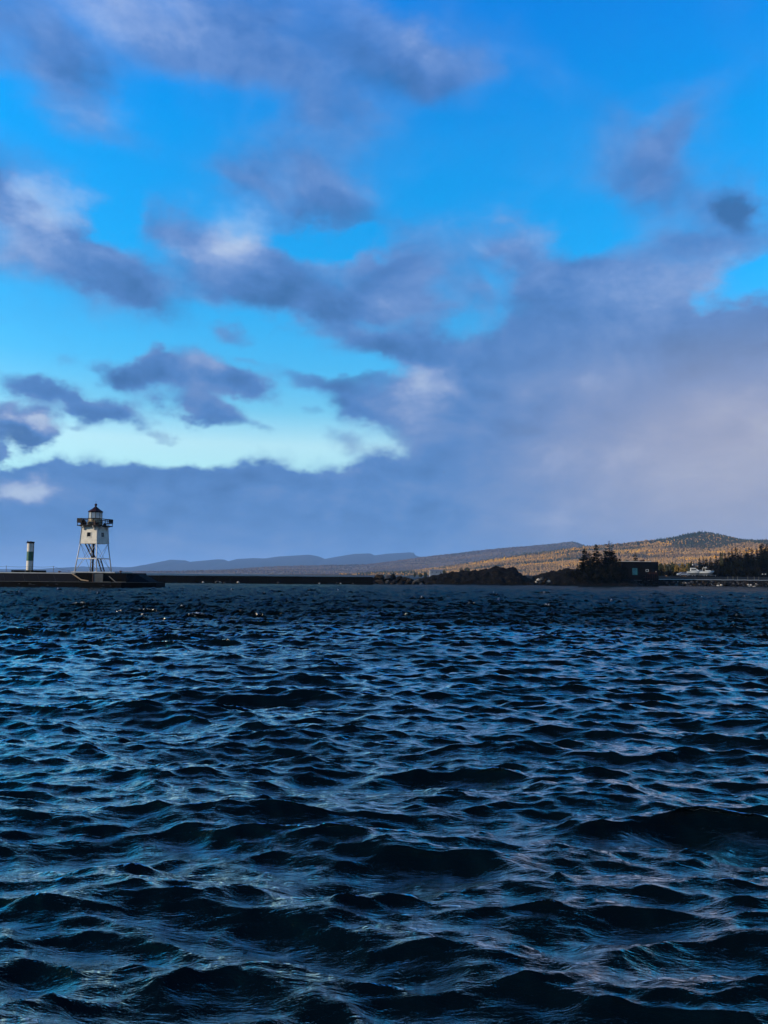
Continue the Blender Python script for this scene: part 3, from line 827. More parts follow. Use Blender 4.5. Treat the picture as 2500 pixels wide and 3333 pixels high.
def make_pier():
    t = empty('pier', P(300, 1890, DP)); t.location.z = 0; o = t.location.copy()
    tag(t, 'black concrete pier head with sloping apron slabs under the lighthouse', 'pier')
    W = lambda px, py, D: P(px, py, D) - o
    x0, x1 = P(-420, 1890, DP).x - o.x, P(395, 1890, DP).x - o.x
    xe = P(511, 1890, 132).x - o.x
    zl = 2.6 - 32.5 * DP / F0      # ledge
    zt = 2.33                       # apron top
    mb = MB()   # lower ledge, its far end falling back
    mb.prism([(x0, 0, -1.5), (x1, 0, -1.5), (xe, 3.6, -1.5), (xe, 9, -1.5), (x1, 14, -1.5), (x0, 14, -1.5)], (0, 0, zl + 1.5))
    mb.build('ledge', M_base, t)
    mb = MB()
    mb.bar((x0, .05, zl + .03), (x1, .05, zl + .03), .16, .07); mb.bar((x1, .05, zl + .03), (xe, 3.6, zl + .03), .16, .07)
    mb.build('ledge_edge', M_gpanel, t)  # pale bar paints the sunlit top edge of the ledge
    # apron slabs, each its own casting
    xs_ = [P(px, 1880, DP).x - o.x for px in (-420, -330, -250, -170, -95, -25, 40, 88, 142, 218)]
    lean = P(34, 1880, DP).x - P(0, 1880, DP).x    # the joints run slantwise down the slope
    for a, b in zip(xs_[:-1], xs_[1:]):
        m2 = MB(); e = .035
        vs = [(a + e, 3.6, zt), (b - e, 3.6, zt), (b - e + lean, .9, zl + .02), (a + e + lean, .9, zl + .02)]
        dz = random.uniform(0, .03); vs = [(p[0], p[1], p[2] + dz) for p in vs]
        m2.prism(vs, (0, .8, -.5)); m2.build('apron_slab', M_slab, t)
        m2 = MB(); m2.bar((b, 3.58, zt + .01), (b + lean, .88, zl + .05), .07, .06); m2.build('joint_strip', M_strip, t)
    # dark core and the deck the beacon stands on
    mb = MB(); xa = P(232, 1880, DP).x - o.x
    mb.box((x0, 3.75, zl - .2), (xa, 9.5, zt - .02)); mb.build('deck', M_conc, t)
    mb = MB(); mb.bar((x0, 3.62, zt + .06), (xa, 3.62, zt + .06), .22, .15); mb.build('kerb', M_pale, t)  # pale tone paints the sunlit edge of the deck
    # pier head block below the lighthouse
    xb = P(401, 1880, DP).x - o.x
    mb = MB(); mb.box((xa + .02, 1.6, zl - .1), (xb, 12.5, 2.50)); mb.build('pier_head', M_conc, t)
    mb = MB(); p0, p1 = P(294.5, 1880, DP).x - o.x, P(325, 1880, DP).x - o.x
    mb.box((p0, 1.35, zl + .02), (p1, 1.597, 2.38)); mb.build('facing_panel', M_gpanel, t)
    mb = MB(); p0, p1 = P(291, 1880, DP).x - o.x, P(293.5, 1880, DP).x - o.x
    mb.box((p0, 1.3, zl + .02), (p1, 1.597, 2.44)); mb.build('fender_post', M_rust, t)
    mb = MB(); s0, s1 = P(234, 1860, 131).x - o.x, P(377, 1860, 131).x - o.x
    mb.box((s0, 2.6, 2.503), (s1, 11.4, 2.70)); mb.build('lighthouse_slab', M_pale, t)
    # sloping nose at the right
    mb = MB(); x2 = P(448, 1870, 133).x - o.x; x3 = P(489, 1885, 131.5).x - o.x
    mb.add([(xb + .02, 1.9, zl + .01), (xb + .02, 4.4, 2.36), (xb + .02, 11.0, 2.36), (x2, 9.5, 2.30), (x2, 5.2, 2.30), (x3, 3.9, zl + .01), (x3, 8.6, zl + .01), (xb + .02, 12.4, zl + .01)],
           [(0, 5, 4, 1), (1, 4, 3, 2), (4, 5, 6, 3), (0, 1, 2, 7), (2, 3, 6, 7), (0, 7, 6, 5)])
    mb.build('nose_slope', M_slab, t)
    # pale pieces that paint sunlit lines: a bar on the head, step on the ledge
    mb = MB(); q0, q1, q2 = P(345, 1870, DP).x - o.x, P(368, 1880, DP).x - o.x, P(402, 1890, DP).x - o.x
    mb.bar((q0, 1.55, 1.95), (q1, 1.2, zl + .10), .10, .12); mb.bar((q1, 1.2, zl + .10), (q2, 1.2, zl + .08), .10, .1); mb.build('toe_bar', M_gpanel, t)
    mb = MB(); mb.box((P(322, 1880, DP).x - o.x, .7, zl + .01), (P(352, 1880, DP).x - o.x, 1.3, zl + .12)); mb.build('lit_ledge_line', M_gpanel, t)
    # worn pale patches along the ledge front
    for i, (px, w_, h_) in enumerate([(98, .30, .22), (106, .5, .10), (155, .22, .16), (184, .3, .12), (336, .25, .14), (360, .2, .1), (62, .2, .1)]):
        x = P(px, 1903, DP).x - o.x; zc = 2.6 - (1902 + (i % 3) * 2 - 1862) * DP / F0
        m2 = MB(); m2.prism([(x - w_, -.01, zc), (x - w_ * .3, -.01, zc + h_), (x + w_ * .7, -.01, zc + h_ * .6), (x + w_, -.01, zc - h_ * .3), (x, -.01, zc - h_ * .7)], (0, -.03, 0)); m2.build('spalled_patch', M_rock3, t)
    # tan bar painting the lit edge where the apron meets the head block
    tt = empty('lit_apron_edge', W(235, 1866, DP) + o); oo = tt.location
    tag(tt, 'bent tan bar standing for the lit edge of the apron beside the lighthouse slab', 'lit_edge')
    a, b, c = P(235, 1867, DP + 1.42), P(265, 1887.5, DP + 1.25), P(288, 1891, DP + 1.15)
    mb = MB(); mb.tube(a - oo, b - oo, .10, n=8); mb.tube(b - oo, c - oo, .10, n=8); mb.build('lit_edge_run', M_litedge, tt)
    # mooring bollards
    for px, py, lab in ((193, 1862, 'rusty mooring bollard on the pier left of the lighthouse'), (393, 1864, 'rusty mooring bollard on the pier head right of the lighthouse')):
        q = P(px, py + 3, DP + 4.2); q.z = zt if px < 300 else 2.5
        bt = empty('bollard', q); tag(bt, lab, 'bollard', 'mooring bollards on the pier')
        mb = MB(); mb.lathe([(.17, 0), (.14, .06), (.12, .26)], 12); mb.build('post', M_rust, bt)
        mb = MB(); mb.lathe([(.12, .262), (.24, .29), (.26, .36), (.18, .42), (.02, .44)], 12); mb.build('cap', M_rust, bt, True)
    # railing posts with a slack cable
    posts = [(-230, 1838, 1860), (-80, 1840, 1861), (21, 1841, 1863), (100, 1842, 1864), (174.5, 1842, 1864)]
    ct = empty('cable_fence', P(21, 1863, DP + 4.0)); ct.location.z = zt; tag(ct, 'thin steel posts with slack cable along the pier deck by the beacon', 'fence')
    tops = []
    for px, py, pb in posts:
        q = P(px, py, DP + 4.0); base = Vector((q.x, q.y, zt)) - ct.location
        mb = MB(); mb.tube(base, (base.x, base.y, q.z - zt), .045, .04, 8); mb.build('post', M_rod, ct); tops.append(Vector((base.x, base.y, q.z - zt - .1)))
    e = P(228, 1857, DP + 4.0) - ct.location; tops.append(e)
    mb = MB()
    for a, b in zip(tops[:-1], tops[1:]):
        for k in range(4):
            f = lambda s_: a.lerp(b, s_) - Vector((0, 0, .10 * 4 * s_ * (1 - s_)))
            mb.tube(f(k / 4), f((k + 1) / 4), .022, n=5)
    mb.build('cable', M_rod, ct)


make_pier()


def make_beacon():
    D = DP + 6.0; s = D / F0
    t = empty('harbour_beacon', P(96, 1856, D)); tag(t, 'white cylindrical harbour light with one broad green band on a dark plinth', 'beacon')
    r = 10.3 * s; z = lambda py: (1856 - py) * s
    mb = MB(); mb.lathe([(r * 1.0, .0), (r, z(1825.5))], 28); mb.build('lower_shaft', M_white, t, False)
    mb = MB(); mb.lathe([(r * 1.012, z(1825.4)), (r * 1.012, z(1795.6))], 28); mb.build('green_band', M_green, t)
    mb = MB(); mb.lathe([(r, z(1795.5)), (r, z(1769.5))], 28); mb.build('upper_shaft', M_white, t)
    mb = MB(); mb.lathe([(r * 1.03, z(1769.4)), (r * 1.03, z(1767.8)), (r * .9, z(1767.6))], 24); mb.build('top_rim', M_dark, t)
    mb = MB(); mb.lathe([(r * .62, z(1767.5)), (r * .62, z(1765)), (r * .5, z(1763.2)), (r * .2, z(1762)), (.01, z(1761.8))], 18); mb.build('lamp_housing', M_rod, t, True)
    for a in (-2.6, -1.9, -1.1, -.5, .6, 1.8):
        mb = MB(); c = Vector((math.cos(a) * r * .82, math.sin(a) * r * .82, z(1765.6))); mb.box(c - Vector((.13, .13, .11)), c + Vector((.13, .13, .13))); mb.build('battery_box', M_dark, t)
    mb = MB(); mb.tube((-r * .9, -.1, z(1768)), (-r * .82, -.1, z(1759.5)), .05, n=6); mb.build('vent_pipe', M_dark, t)
    mb = MB(); mb.bar((-r * 1.25, -.1, z(1767.8)), (-r * .9, -.1, z(1766.2)), .12, .1); mb.build('bracket', M_dark, t)
    mb = MB(); mb.tube((r * 1.04, 0, 0), (r * 1.04, 0, z(1770)), .055, n=6); mb.build('conduit', M_dark, t)
    mb = MB(); h = t.location.z - 2.33
    x0, x1 = (52.5 - 96) * s, (131 - 96) * s
    mb.box((x0, -1.7, -h + .002), (x1, 2.4, -.001)); mb.build('plinth', M_conc, t)
    for px, lo in ((59, .42), (98, .42)):
        mb = MB(); x = (px - 96) * s; mb.box((x - .07, -1.78, -h + .01), (x + .07, -1.703, -.06)); mb.build('plinth_strap', M_rust if px < 60 else M_gpanel, t)


make_beacon()


def make_lighthouse():
    D = DP + 6.0; k = D / F0
    base = P(303.5, 1858.6, D); base.z = 2.702
    t = empty('lighthouse', base, R(-14.7))
    tag(t, 'white square skeleton lighthouse with dark lantern roof on the pier head', 'lighthouse')
    zb, ztop, zd, B0, B1, B2 = 4.81, 7.86, 7.86, 2.13, 1.70, 1.53
    cor = [(-1, -1), (1, -1), (1, 1), (-1, 1)]
    for x, y in cor:
        mb = MB(); mb.tube((x * B0, y * B0, .06), (x * (B1 - .06), y * (B1 - .06), zb - .002), .10, .10, 10); lg = mb.build('leg', M_leg, t, True)
        mb = MB(); mb.box((x * B0 - .22, y * B0 - .22, 0), (x * B0 + .22, y * B0 + .22, .06)); mb.build('foot_plate', M_leg, lg)
    # body with real window openings
    zw0, zw1 = 6.02, 6.74
    def half(z): return B1 + (B2 - B1) * (z - zb) / (ztop - zb)
    def face(f):   # f: 0 = left front, 1 = right front, 2, 3 = away
        ang = f * math.pi / 2; Rm = Matrix.Rotation(ang, 3, 'Z')
        return lambda u, d, z: Rm @ Vector((u, -half(z) + d, z))
    body = MB()
    ww = .36
    for f in range(4):
        q = face(f); th = .12
        hw = half
        if f < 2:
            c0 = 0.0 if f == 0 else -.05
            for (ua, ub, za, zb_) in ((None, c0 - ww, zb, ztop), (c0 + ww, None, zb, ztop), (c0 - ww, c0 + ww, zb, zw0), (c0 - ww, c0 + ww, zw1, ztop)):
                lo0 = -hw(za) if ua is None else ua; lo1 = -hw(zb_) if ua is None else ua
                hi0 = hw(za) if ub is None else ub; hi1 = hw(zb_) if ub is None else ub
                vs = [q(lo0, 0, za), q(hi0, 0, za), q(hi1, 0, zb_), q(lo1, 0, zb_), q(lo0, th, za), q(hi0, th, za), q(hi1, th, zb_), q(lo1, th, zb_)]
                body.add(vs, [(0, 1, 2, 3), (7, 6, 5, 4), (0, 4, 5, 1), (1, 5, 6, 2), (2, 6, 7, 3), (3, 7, 4, 0)])
        else:
            vs = [q(-hw(zb), 0, zb), q(hw(zb), 0, zb), q(hw(ztop), 0, ztop), q(-hw(ztop), 0, ztop)]
            body.add(vs, [(0, 1, 2, 3)])
    body.box((-B1 + .02, -B1 + .02, zb + .002), (B1 - .02, B1 - .02, zb + .06))
    bo = body.build('body', M_white, t)
    for x, y in cor:
        mb = MB(); mb.bar((x * (B1 + .015), y * (B1 + .015), zb), (x * (B2 + .015), y * (B2 + .015), ztop), .09, .09); mb.build('corner_strip', M_leg, t)
    for f in range(2):
        q = face(f); c0 = 0.0 if f == 0 else -.05
        mb = MB()
        for ua, ub, za, zb_ in ((c0 - ww - .055, c0 - ww, zw0 - .055, zw1 + .055), (c0 + ww, c0 + ww + .055, zw0 - .055, zw1 + .055), (c0 - ww, c0 + ww, zw1, zw1 + .055), (c0 - ww - .14, c0 + ww + .14, zw0 - .16, zw0 - .092)):
            vs = [q(ua, -.05, za), q(ub, -.05, za), q(ub, -.05, zb_), q(ua, -.05, zb_), q(ua, .05, za), q(ub, .05, za), q(ub, .05, zb_), q(ua, .05, zb_)]
            mb.add(vs, [(0, 1, 2, 3), (7, 6, 5, 4), (0, 4, 5, 1), (1, 5, 6, 2), (2, 6, 7, 3), (3, 7, 4, 0)])
        wf = mb.build('window', M_white, t)
        mb = MB(); mb.add([q(c0 - ww, .09, zw0), q(c0 + ww, .09, zw0), q(c0 + ww, .09, zw1), q(c0 - ww, .09, zw1)], [(0, 1, 2, 3)]); mb.build('pane', M_glassdark, wf)
        mb = MB(); mb.bar(q(c0, .06, zw0), q(c0, .06, zw1), .045, .03, (0, 1, .3)); mb.bar(q(c0 - ww, .06, (zw0 + zw1) / 2), q(c0 + ww, .06, (zw0 + zw1) / 2), .03, .045); mb.build('glazing_bar', M_dark if f == 0 else M_leg, wf)
    # scroll brackets under the gallery
    for f in range(4):
        for u in (-1.0, 1.0):
            q = face(f); mb = MB(); p = []
            for d, z in ((0, 7.84), (-.52, 7.84), (-.50, 7.70), (-.30, 7.62), (-.20, 7.40), (-.16, 7.22), (0, 7.18)): p.append((d, z))
            Rm = Matrix.Rotation(f * math.pi / 2, 3, 'Z')
            vs = [Rm @ Vector((u - .09, -half(z) + d - .005, z)) for d, z in p]; ex = Rm @ Vector((.18, 0, 0))
            mb.prism(vs, ex); mb.build('bracket', M_white, t)
    # gallery
    G = 2.10
    mb = MB(); mb.box((-G, -G, zd + .002), (G, G, zd + .15)); mb.box((-B2 - .25, -B2 - .25, zd - .09), (B2 + .25, B2 + .25, zd)); ga = mb.build('gallery', M_dark, t)
    zr = zd + .15; zR = 9.10
    pts = []
    for f in range(4):
        Rm = Matrix.Rotation(f * math.pi / 2, 3, 'Z')
        for u in (-1, -.5, 0, .5):
            v = Rm @ Vector((u * (G - .06), -(G - .06), 0)); pts.append(v)
    for v in pts:
        mb = MB(); mb.tube((v.x, v.y, zr), (v.x, v.y, zR), .055, n=6); mb.build('rail_post', M_dark, ga)
    for z, r_ in ((zR, .065), (zr + .42, .045), (zr + .80, .035)):
        mb = MB()
        for f in range(4):
            a, b = pts[f * 4], pts[(f * 4 + 4) % 16]; mb.tube((a.x, a.y, z), (b.x, b.y, z), r_, n=6)
        mb.build('handrail', M_dark, ga)
    mb = MB(); mb.box((-G + .02, -G - .06, zR - .70), (-G + .98, -G + .0, zR + .08)); mb.build('dark_panel', M_dark, ga)
    mb = MB(); mb.box((G - .0, G - 1.30, zR - .62), (G + .06, G - .02, zR + .08)); mb.build('dark_panel', M_dark, ga)
    mb = MB(); mb.box((-G - .06, -G + .02, zR - .70), (-G, -G + .5, zR + .06)); mb.build('dark_panel', M_dark, ga)
    # gear on the gallery
    for x, y, w_, h_, m_ in ((-1.55, -1.25, .28, .62, M_rust), (-1.25, -1.6, .2, .9, M_dark), (1.35, -1.2, .18, .35, M_dark), (1.1, -1.62, .16, .55, M_rust), (-.6, -1.75, .12, .5, M_dark), (1.65, .4, .2, .3, M_dark)):
        mb = MB(); mb.box((x - w_, y - w_, zr + .001), (x + w_, y + w_, zr + h_)); mb.lathe([(w_ * .7, zr + h_ + .001), (w_ * .7, zr + h_ + .1), (w_ * .3, zr + h_ + .16)], 10, (x, y)); mb.build('gear_box', m_, ga)
    mb = MB(); mb.lathe([(.33, zr + .001), (.36, zr + .3), (.33, zr + .62)], 14, (-.05, -1.55)); mb.build('horn_drum', M_rusty, ga, True)
    # ten-sided lantern
    n_ = 10; zg0, zg1, ze = 9.26, 10.26, 10.42; Rl = 1.16
    mb = MB(); mb.lathe([(Rl, zr + .001), (Rl, zg0 - .1)], n_); mb.build('parapet_wall', M_rusty, t)
    mb = MB(); mb.lathe([(Rl + .07, zg0 - .098), (Rl + .07, zg0)], n_); mb.lathe([(Rl + .05, zg1), (Rl + .05, zg1 + .10)], n_); mb.build('lantern_ring', M_dark, t)
    ring = [Vector((Rl * math.cos(2 * math.pi * (i + .5) / n_), Rl * math.sin(2 * math.pi * (i + .5) / n_), 0)) for i in range(n_)]
    for v in ring:
        mb = MB(); mb.tube((v.x, v.y, zg0 + .001), (v.x, v.y, zg1 - .001), .035, n=6); mb.build('lantern_bar', M_dark, t)
    for i in range(n_):
        a, b = ring[i] * .985, ring[(i + 1) % n_] * .985
        mb = MB(); mb.prism([(a.x, a.y, zg0 + .002), (b.x, b.y, zg0 + .002), (b.x, b.y, zg1 - .002), (a.x, a.y, zg1 - .002)], ((a + b) * -.006)); mb.build('pane', M_glass, t)
    mb = MB(); mb.lathe([(.22, zr + .01), (.22, zg0 + .1), (.10, zg0 + .16), (.10, zg0 + .36), (.17, zg0 + .40), (.17, zg0 + .66), (.08, zg0 + .72)], 14); mb.build('lamp', M_dark, t)
    mb = MB(); prof = [(1.31, ze - .06), (1.31, ze)] + [(1.31 * (1 - q) ** 1.0 + .16 * q + (-.07 * math.sin(q * math.pi)), ze + .86 * q) for q in (.2, .4, .6, .8, 1)]
    mb.lathe(prof, n_); rf = mb.build('roof', M_roofred, t)
    mb = MB()
    for i in range(n_):
        q = 2 * math.pi * (i + .5) / n_; c, s_ = math.cos(q), math.sin(q)
        for (ra, za), (rb_, zb2) in zip(prof[1:-1], prof[2:]): mb.tube((c * ra, s_ * ra, za + .01), (c * rb_, s_ * rb_, zb2 + .01), .022, n=5)
    mb.build('roof_seam', M_dark, rf)
    zz = ze + .86
    mb = MB(); mb.lathe([(.17, zz + .001), (.13, zz + .08), (.13, zz + .16), (.2, zz + .24), (.235, zz + .36), (.2, zz + .48), (.10, zz + .56), (.01, zz + .6)], 14); mb.build('ventilator_ball', M_roofred, t, True)
    mb = MB(); mb.tube((0, 0, zz + .58), (0, 0, zz + 1.06), .025, .012, 6); mb.build('lightning_rod', M_dark, t)
    # belt of beams, bracing rods
    zk = 2.25; Bk = B0 + (B1 - B0) * zk / zb - .05
    for i in range(4):
        a, b = cor[i], cor[(i + 1) % 4]
        A, Bb = Vector((a[0] * Bk, a[1] * Bk, zk)), Vector((b[0] * Bk, b[1] * Bk, zk))
        mb = MB(); mb.bar(A, Bb, .16, .16); mb.build('belt_beam', M_leg, t)
        for lo, hi in ((a, b), (b, a)):
            mb = MB(); off = .03 if lo is a else -.03
            nrm = Vector((a[0] + b[0], a[1] + b[1], 0)).normalized() * off
            mb.tube(Vector((lo[0] * (B0 - .08), lo[1] * (B0 - .08), .16)) + nrm, Vector((hi[0] * (B1 - .12), hi[1] * (B1 - .12), zb - .06)) + nrm, .026, n=6); mb.build('brace_rod', M_rod, t)
    # platform at the belt with two flights of ladder stair
    mb = MB(); mb.box((.0, -.75, zk - .02), (1.35, .75, zk + .05)); mb.bar((-Bk, -.8, zk), (Bk, -.8, zk), .1, .1); mb.bar((-Bk, .8, zk), (Bk, .8, zk), .1, .1); mb.build('landing', M_dark, t)
    for (xa, za, xb, zb2, w_) in ((-1.38, zb - .01, .12, zk + .05, .46), (1.14, zk - .02, 1.98, .06, .42)):
        st = MB()
        for y in (-w_, w_): st.bar((xa, y - .1, za), (xb, y - .1, zb2), .07, .20)
        so_ = st.build('stair', M_dark, t)
        nt_ = 11 if w_ > .45 else 9
        for i in range(1, nt_):
            f = i / nt_; x, z = xa + (xb - xa) * f, za + (zb2 - za) * f
            mb = MB(); mb.box((x - .11, -w_ - .06, z - .02), (x + .11, w_ - .14, z + .02)); mb.build('tread', M_dark, so_)
    mb = MB(); mb.tube((-.55, .55, .0), (-.45, .5, zb), .15, .17, 12); mb.build('drop_tube', M_dark, t)


make_lighthouse()

# ------------------------------------------------------------------ seawall, road edge and riprap on the right
def make_riprap():
    t = empty('riprap_bank', P(2300, 1900, 262)); t.location.z = 0; o = t.location.copy()
    tag(t, 'bank of dark riprap boulders under the pale seawall edge along the right shore', 'riprap')
    g = random.Random(5); k = 0
    dist = lambda px: np.interp(px, [p[0] for p in SHORE], [p[1] for p in SHORE])
    for px0 in np.arange(2035, 2610, 7.6):
        for r_ in range(4):
            px = px0 + g.uniform(-4, 4) + (r_ % 2) * 4; D = dist(px) - 2.9 + r_ * 1.0
            z = -.15 + r_ * .48 + g.uniform(-.12, .12)
            x = P(px, 1900, D).x
            if px < 2140: z = z * .8
            sz = g.uniform(.42, .86)
            m = M_rockpale if g.random() < .05 else (M_rock3 if g.random() < .28 else (M_rock if g.random() < .75 else M_rock2))
            if k < 298: boulder(t, (x - o.x, D - o.y, z), sz, m, k + 200)
            k += 1
    # rubble between them
    mb = MB()
    pts = [(px, dist(px)) for px in np.arange(2030, 2640, 30)]
    for (pa, da), (pb, db) in zip(pts[:-1], pts[1:]):
        a, b = P(pa, 1900, da - 3.0), P(pb, 1900, db - 3.0); a2, b2 = P(pa, 1900, da + .6), P(pb, 1900, db + .6)
        za = 1.55 if pa < 2130 else 1.85
        mb.add([(a.x - o.x, a.y - o.y, -.8), (b.x - o.x, b.y - o.y, -.8), (b2.x - o.x, b2.y - o.y, za), (a2.x - o.x, a2.y - o.y, za)], [(0, 1, 2, 3)])
    q = mb.build('rubble', M_rock, t)
    # seawall cap: a run of cast lengths
    w = empty('seawall', P(2330, 1888, 262)); w.location.z = 0; ow = w.location.copy(); tag(w, 'pale concrete seawall cap above the riprap on the right shore', 'seawall')
    for px in np.arange(2143, 2640, 41):
        a, b = P(px + .8, 1888, dist(px) + .9), P(px + 40.2, 1888, dist(px + 41) + .9)
        zc = P(px, 1884.4 + (px - 2145) * .0098, 262).z
        m2 = MB(); m2.bar((a.x - ow.x, a.y - ow.y, zc - .13), (b.x - ow.x, b.y - ow.y, zc - .05), .5, .17); m2.build('cap_length', M_cap, w)
    a, b = P(2020, 1888, 253.5), P(2142, 1888, 259.5)
    w2 = empty('stone_kerb', (a.x, a.y, 1.55)); tag(w2, 'low broken grey kerb along the rocks below the dark flat roofed building', 'kerb')
    for i in range(7):
        if i in (1, 4): continue
        p, q = a.lerp(b, i / 7), a.lerp(b, (i + .85) / 7); m2 = MB(); m2.bar((p.x - a.x, p.y - a.y, .2), (q.x - a.x, q.y - a.y, .2), .4, .22); m2.build('kerb_length', M_gpanel, w2)


make_riprap()

# ------------------------------------------------------------------ trees
def leaf_mat(name, a, b):
    m = bpy.data.materials.new(name); m.use_nodes = True; n = N(m.node_tree)
    p = m.node_tree.nodes['Principled BSDF']; p.inputs['Roughness'].default_value = .9; p.inputs['Specular IOR Level'].default_value = .05
    g = n.node('ShaderNodeNewGeometry'); oi = n.node('ShaderNodeObjectInfo')
    f = n.m('ADD', n.m('MULTIPLY', g.outputs['Random Per Island'], .6), n.m('MULTIPLY', oi.outputs['Random'], .4))
    n.put(p.inputs['Base Color'], n.mix(f, a, b))
    return m


M_needle = leaf_mat('spruce_needles', (.0020, .0028, .0018), (.006, .0072, .0042))
M_needle2 = leaf_mat('pine_needles', (.006, .008, .005), (.018, .020, .010))
M_bark = mat('dark_bark', (.018, .014, .011), .95, (.010, .008, .007), 4)
M_gold = leaf_mat('golden_leaves', (.10, .065, .018), (.19, .12, .03))
M_olive = leaf_mat('olive_leaves', (.022, .026, .011), (.05, .048, .018))
M_russet = leaf_mat('russet_leaves', (.035, .018, .010), (.065, .035, .016))
M_bushdark = leaf_mat('dark_bush_leaves', (.0026, .0028, .0018), (.007, .0062, .0036))


def spruce_meshes(seed, H=1.0, Rr=.2, bare=0.0, column=False):
    """unit-height conifer: tapered trunk and whorls of drooping boughs with side sprays"""
    g = random.Random(seed); cb = MB(); tb = MB()
    tb.tube((0, 0, 0), (0, 0, .55), .016, .010, 7); tb.tube((0, 0, .55), (0, 0, .985), .010, .002, 6)
    z = .03
    while z < .985:
        f = z
        rad = Rr * ((1 - f) ** .62 if not column else (1 - f ** 3) * .9) * (.92 if f > .08 else .6) + .008
        rad *= g.uniform(.72, 1.18)
        thin = bare and f > 1 - bare
        nb = g.randint(6, 8) if not thin else g.randint(3, 4)
        a0 = g.uniform(0, 6.28)
        for i in range(nb):
            a = a0 + i * 6.283 / nb + g.uniform(-.35, .35); L = rad * g.uniform(.55, 1.2)
            if g.random() < .10: L *= .5
            d = Vector((math.cos(a), math.sin(a), 0)); s_ = Vector((-d.y, d.x, 0))
            base = Vector((0, 0, z + g.uniform(-.008, .008)))
            lift = (.30 if f > .8 else g.uniform(-.32, .05))
            mid = base + d * L * .55 + Vector((0, 0, lift * L * .5)); tip = base + d * L + Vector((0, 0, lift * L * .75 + .10 * L))
            wd = L * g.uniform(.20, .30) + .004
            dz = Vector((0, 0, -wd * .55))
            cb.add([base, mid + s_ * wd + dz, tip, mid - s_ * wd + dz, mid + Vector((0, 0, wd * .25))], [(0, 1, 4), (1, 2, 4), (2, 3, 4), (3, 0, 4)])
            for q in (.35, .6, .82):
                p = base.lerp(tip, q)
                for sg in (-1, 1):
                    e = p + (s_ * sg * .8 + d * .55) * wd * g.uniform(.9, 1.5) + Vector((0, 0, -wd * g.uniform(.2, .7)))
                    cb.add([p - d * wd * .25, p + d * wd * .25, e], [(0, 1, 2)])
                    e2 = p + Vector((0, 0, -wd * g.uniform(.5, 1.1))) + s_ * sg * wd * .3
                    cb.add([p - d * wd * .22, p + d * wd * .22, e2], [(0, 1, 2)])
        z += g.uniform(.024, .034) * (1.0 if not thin else 1.5)
    return cb, tb


def to_mesh(mb, name, m):
    me = bpy.data.meshes.new(name); me.from_pydata([tuple(p) for p in mb.v], [], mb.f); me.materials.append(m)
    return me


SPR = []
for sd_, rr_, br, cl in ((1, .20, 0, 0), (2, .24, 0, 0), (3, .17, 0, 0), (4, .25, .28, 0), (5, .15, 0, 0), (6, .29, 0, 0), (7, .18, 0, 1)):
    c, t_ = spruce_meshes(sd_, Rr=rr_, bare=br, column=bool(cl))
    SPR.append((to_mesh(c, 'crown', M_needle), to_mesh(t_, 'trunk', M_bark)))


def tree(name, meshes, loc, H, wid, lab, grp, cat='tree', rz=None):
    r = empty(name, loc, random.uniform(0, 6.28) if rz is None else rz); tag(r, lab, cat, grp)
    for nm, me in zip(('crown', 'trunk'), meshes):
        o = bpy.data.objects.new(nm, me); col.objects.link(o); o.parent = r; o.scale = (H * wid, H * wid, H)
    return r


def place(px, ptop, D, kind, wid, lab, grp, gz=None, name='spruce_tree'):
    gz = GZ if gz is None and D > 290 else (2.1 if gz is None else gz)
    q = P(px, ptop, D); H = q.z - gz + .2
    return tree(name, SPR[kind], (q.x, q.y, gz - .2), H, wid, lab, grp)


G1 = 'spruces on the basalt rise'
place(1904, 1783, 247, 5, 1.25, 'wide dark spruce with open tiers of boughs, leftmost of the tall three on the point', G1)
place(1940, 1769.5, 248, 1, 1.2, 'tall narrow dark spruce standing between two wider ones on the point', G1)
place(1982.5, 1757, 250, 3, 1.25, 'tallest dark spruce on the point with a thin ragged top', G1)
place(1918, 1792, 251, 2, 1.35, 'short spruce close behind the leftmost tall spruce', G1)
place(1959, 1805, 247, 0, 1.6, 'small spruce in the gap between the two tallest spruces', G1)
place(1880, 1832, 246, 0, 1.2, 'low spruce left of the tall spruces on the point', G1)
place(2003, 1806, 251, 1, 1.5, 'bushy spruce right of the tallest spruce, nearest the flat roofed building', G1)
place(1972, 1794, 254, 1, 1.3, 'dense spruce half hidden behind the tallest spruce', G1)
place(1992, 1790, 254, 5, 1.35, 'broad spruce close behind the tallest spruce on its right', G1)
place(1925, 1812, 244.5, 5, 1.2, 'low wide spruce in front of the tall narrow spruce', G1)
place(1948, 1822, 244, 5, 1.3, 'lowest wide spruce at the front of the clump on the point', G1)
place(2068, 1796, 275, 6, 1.0, 'round topped dark evergreen rising behind the flat roofed building', None, name='evergreen_tree')


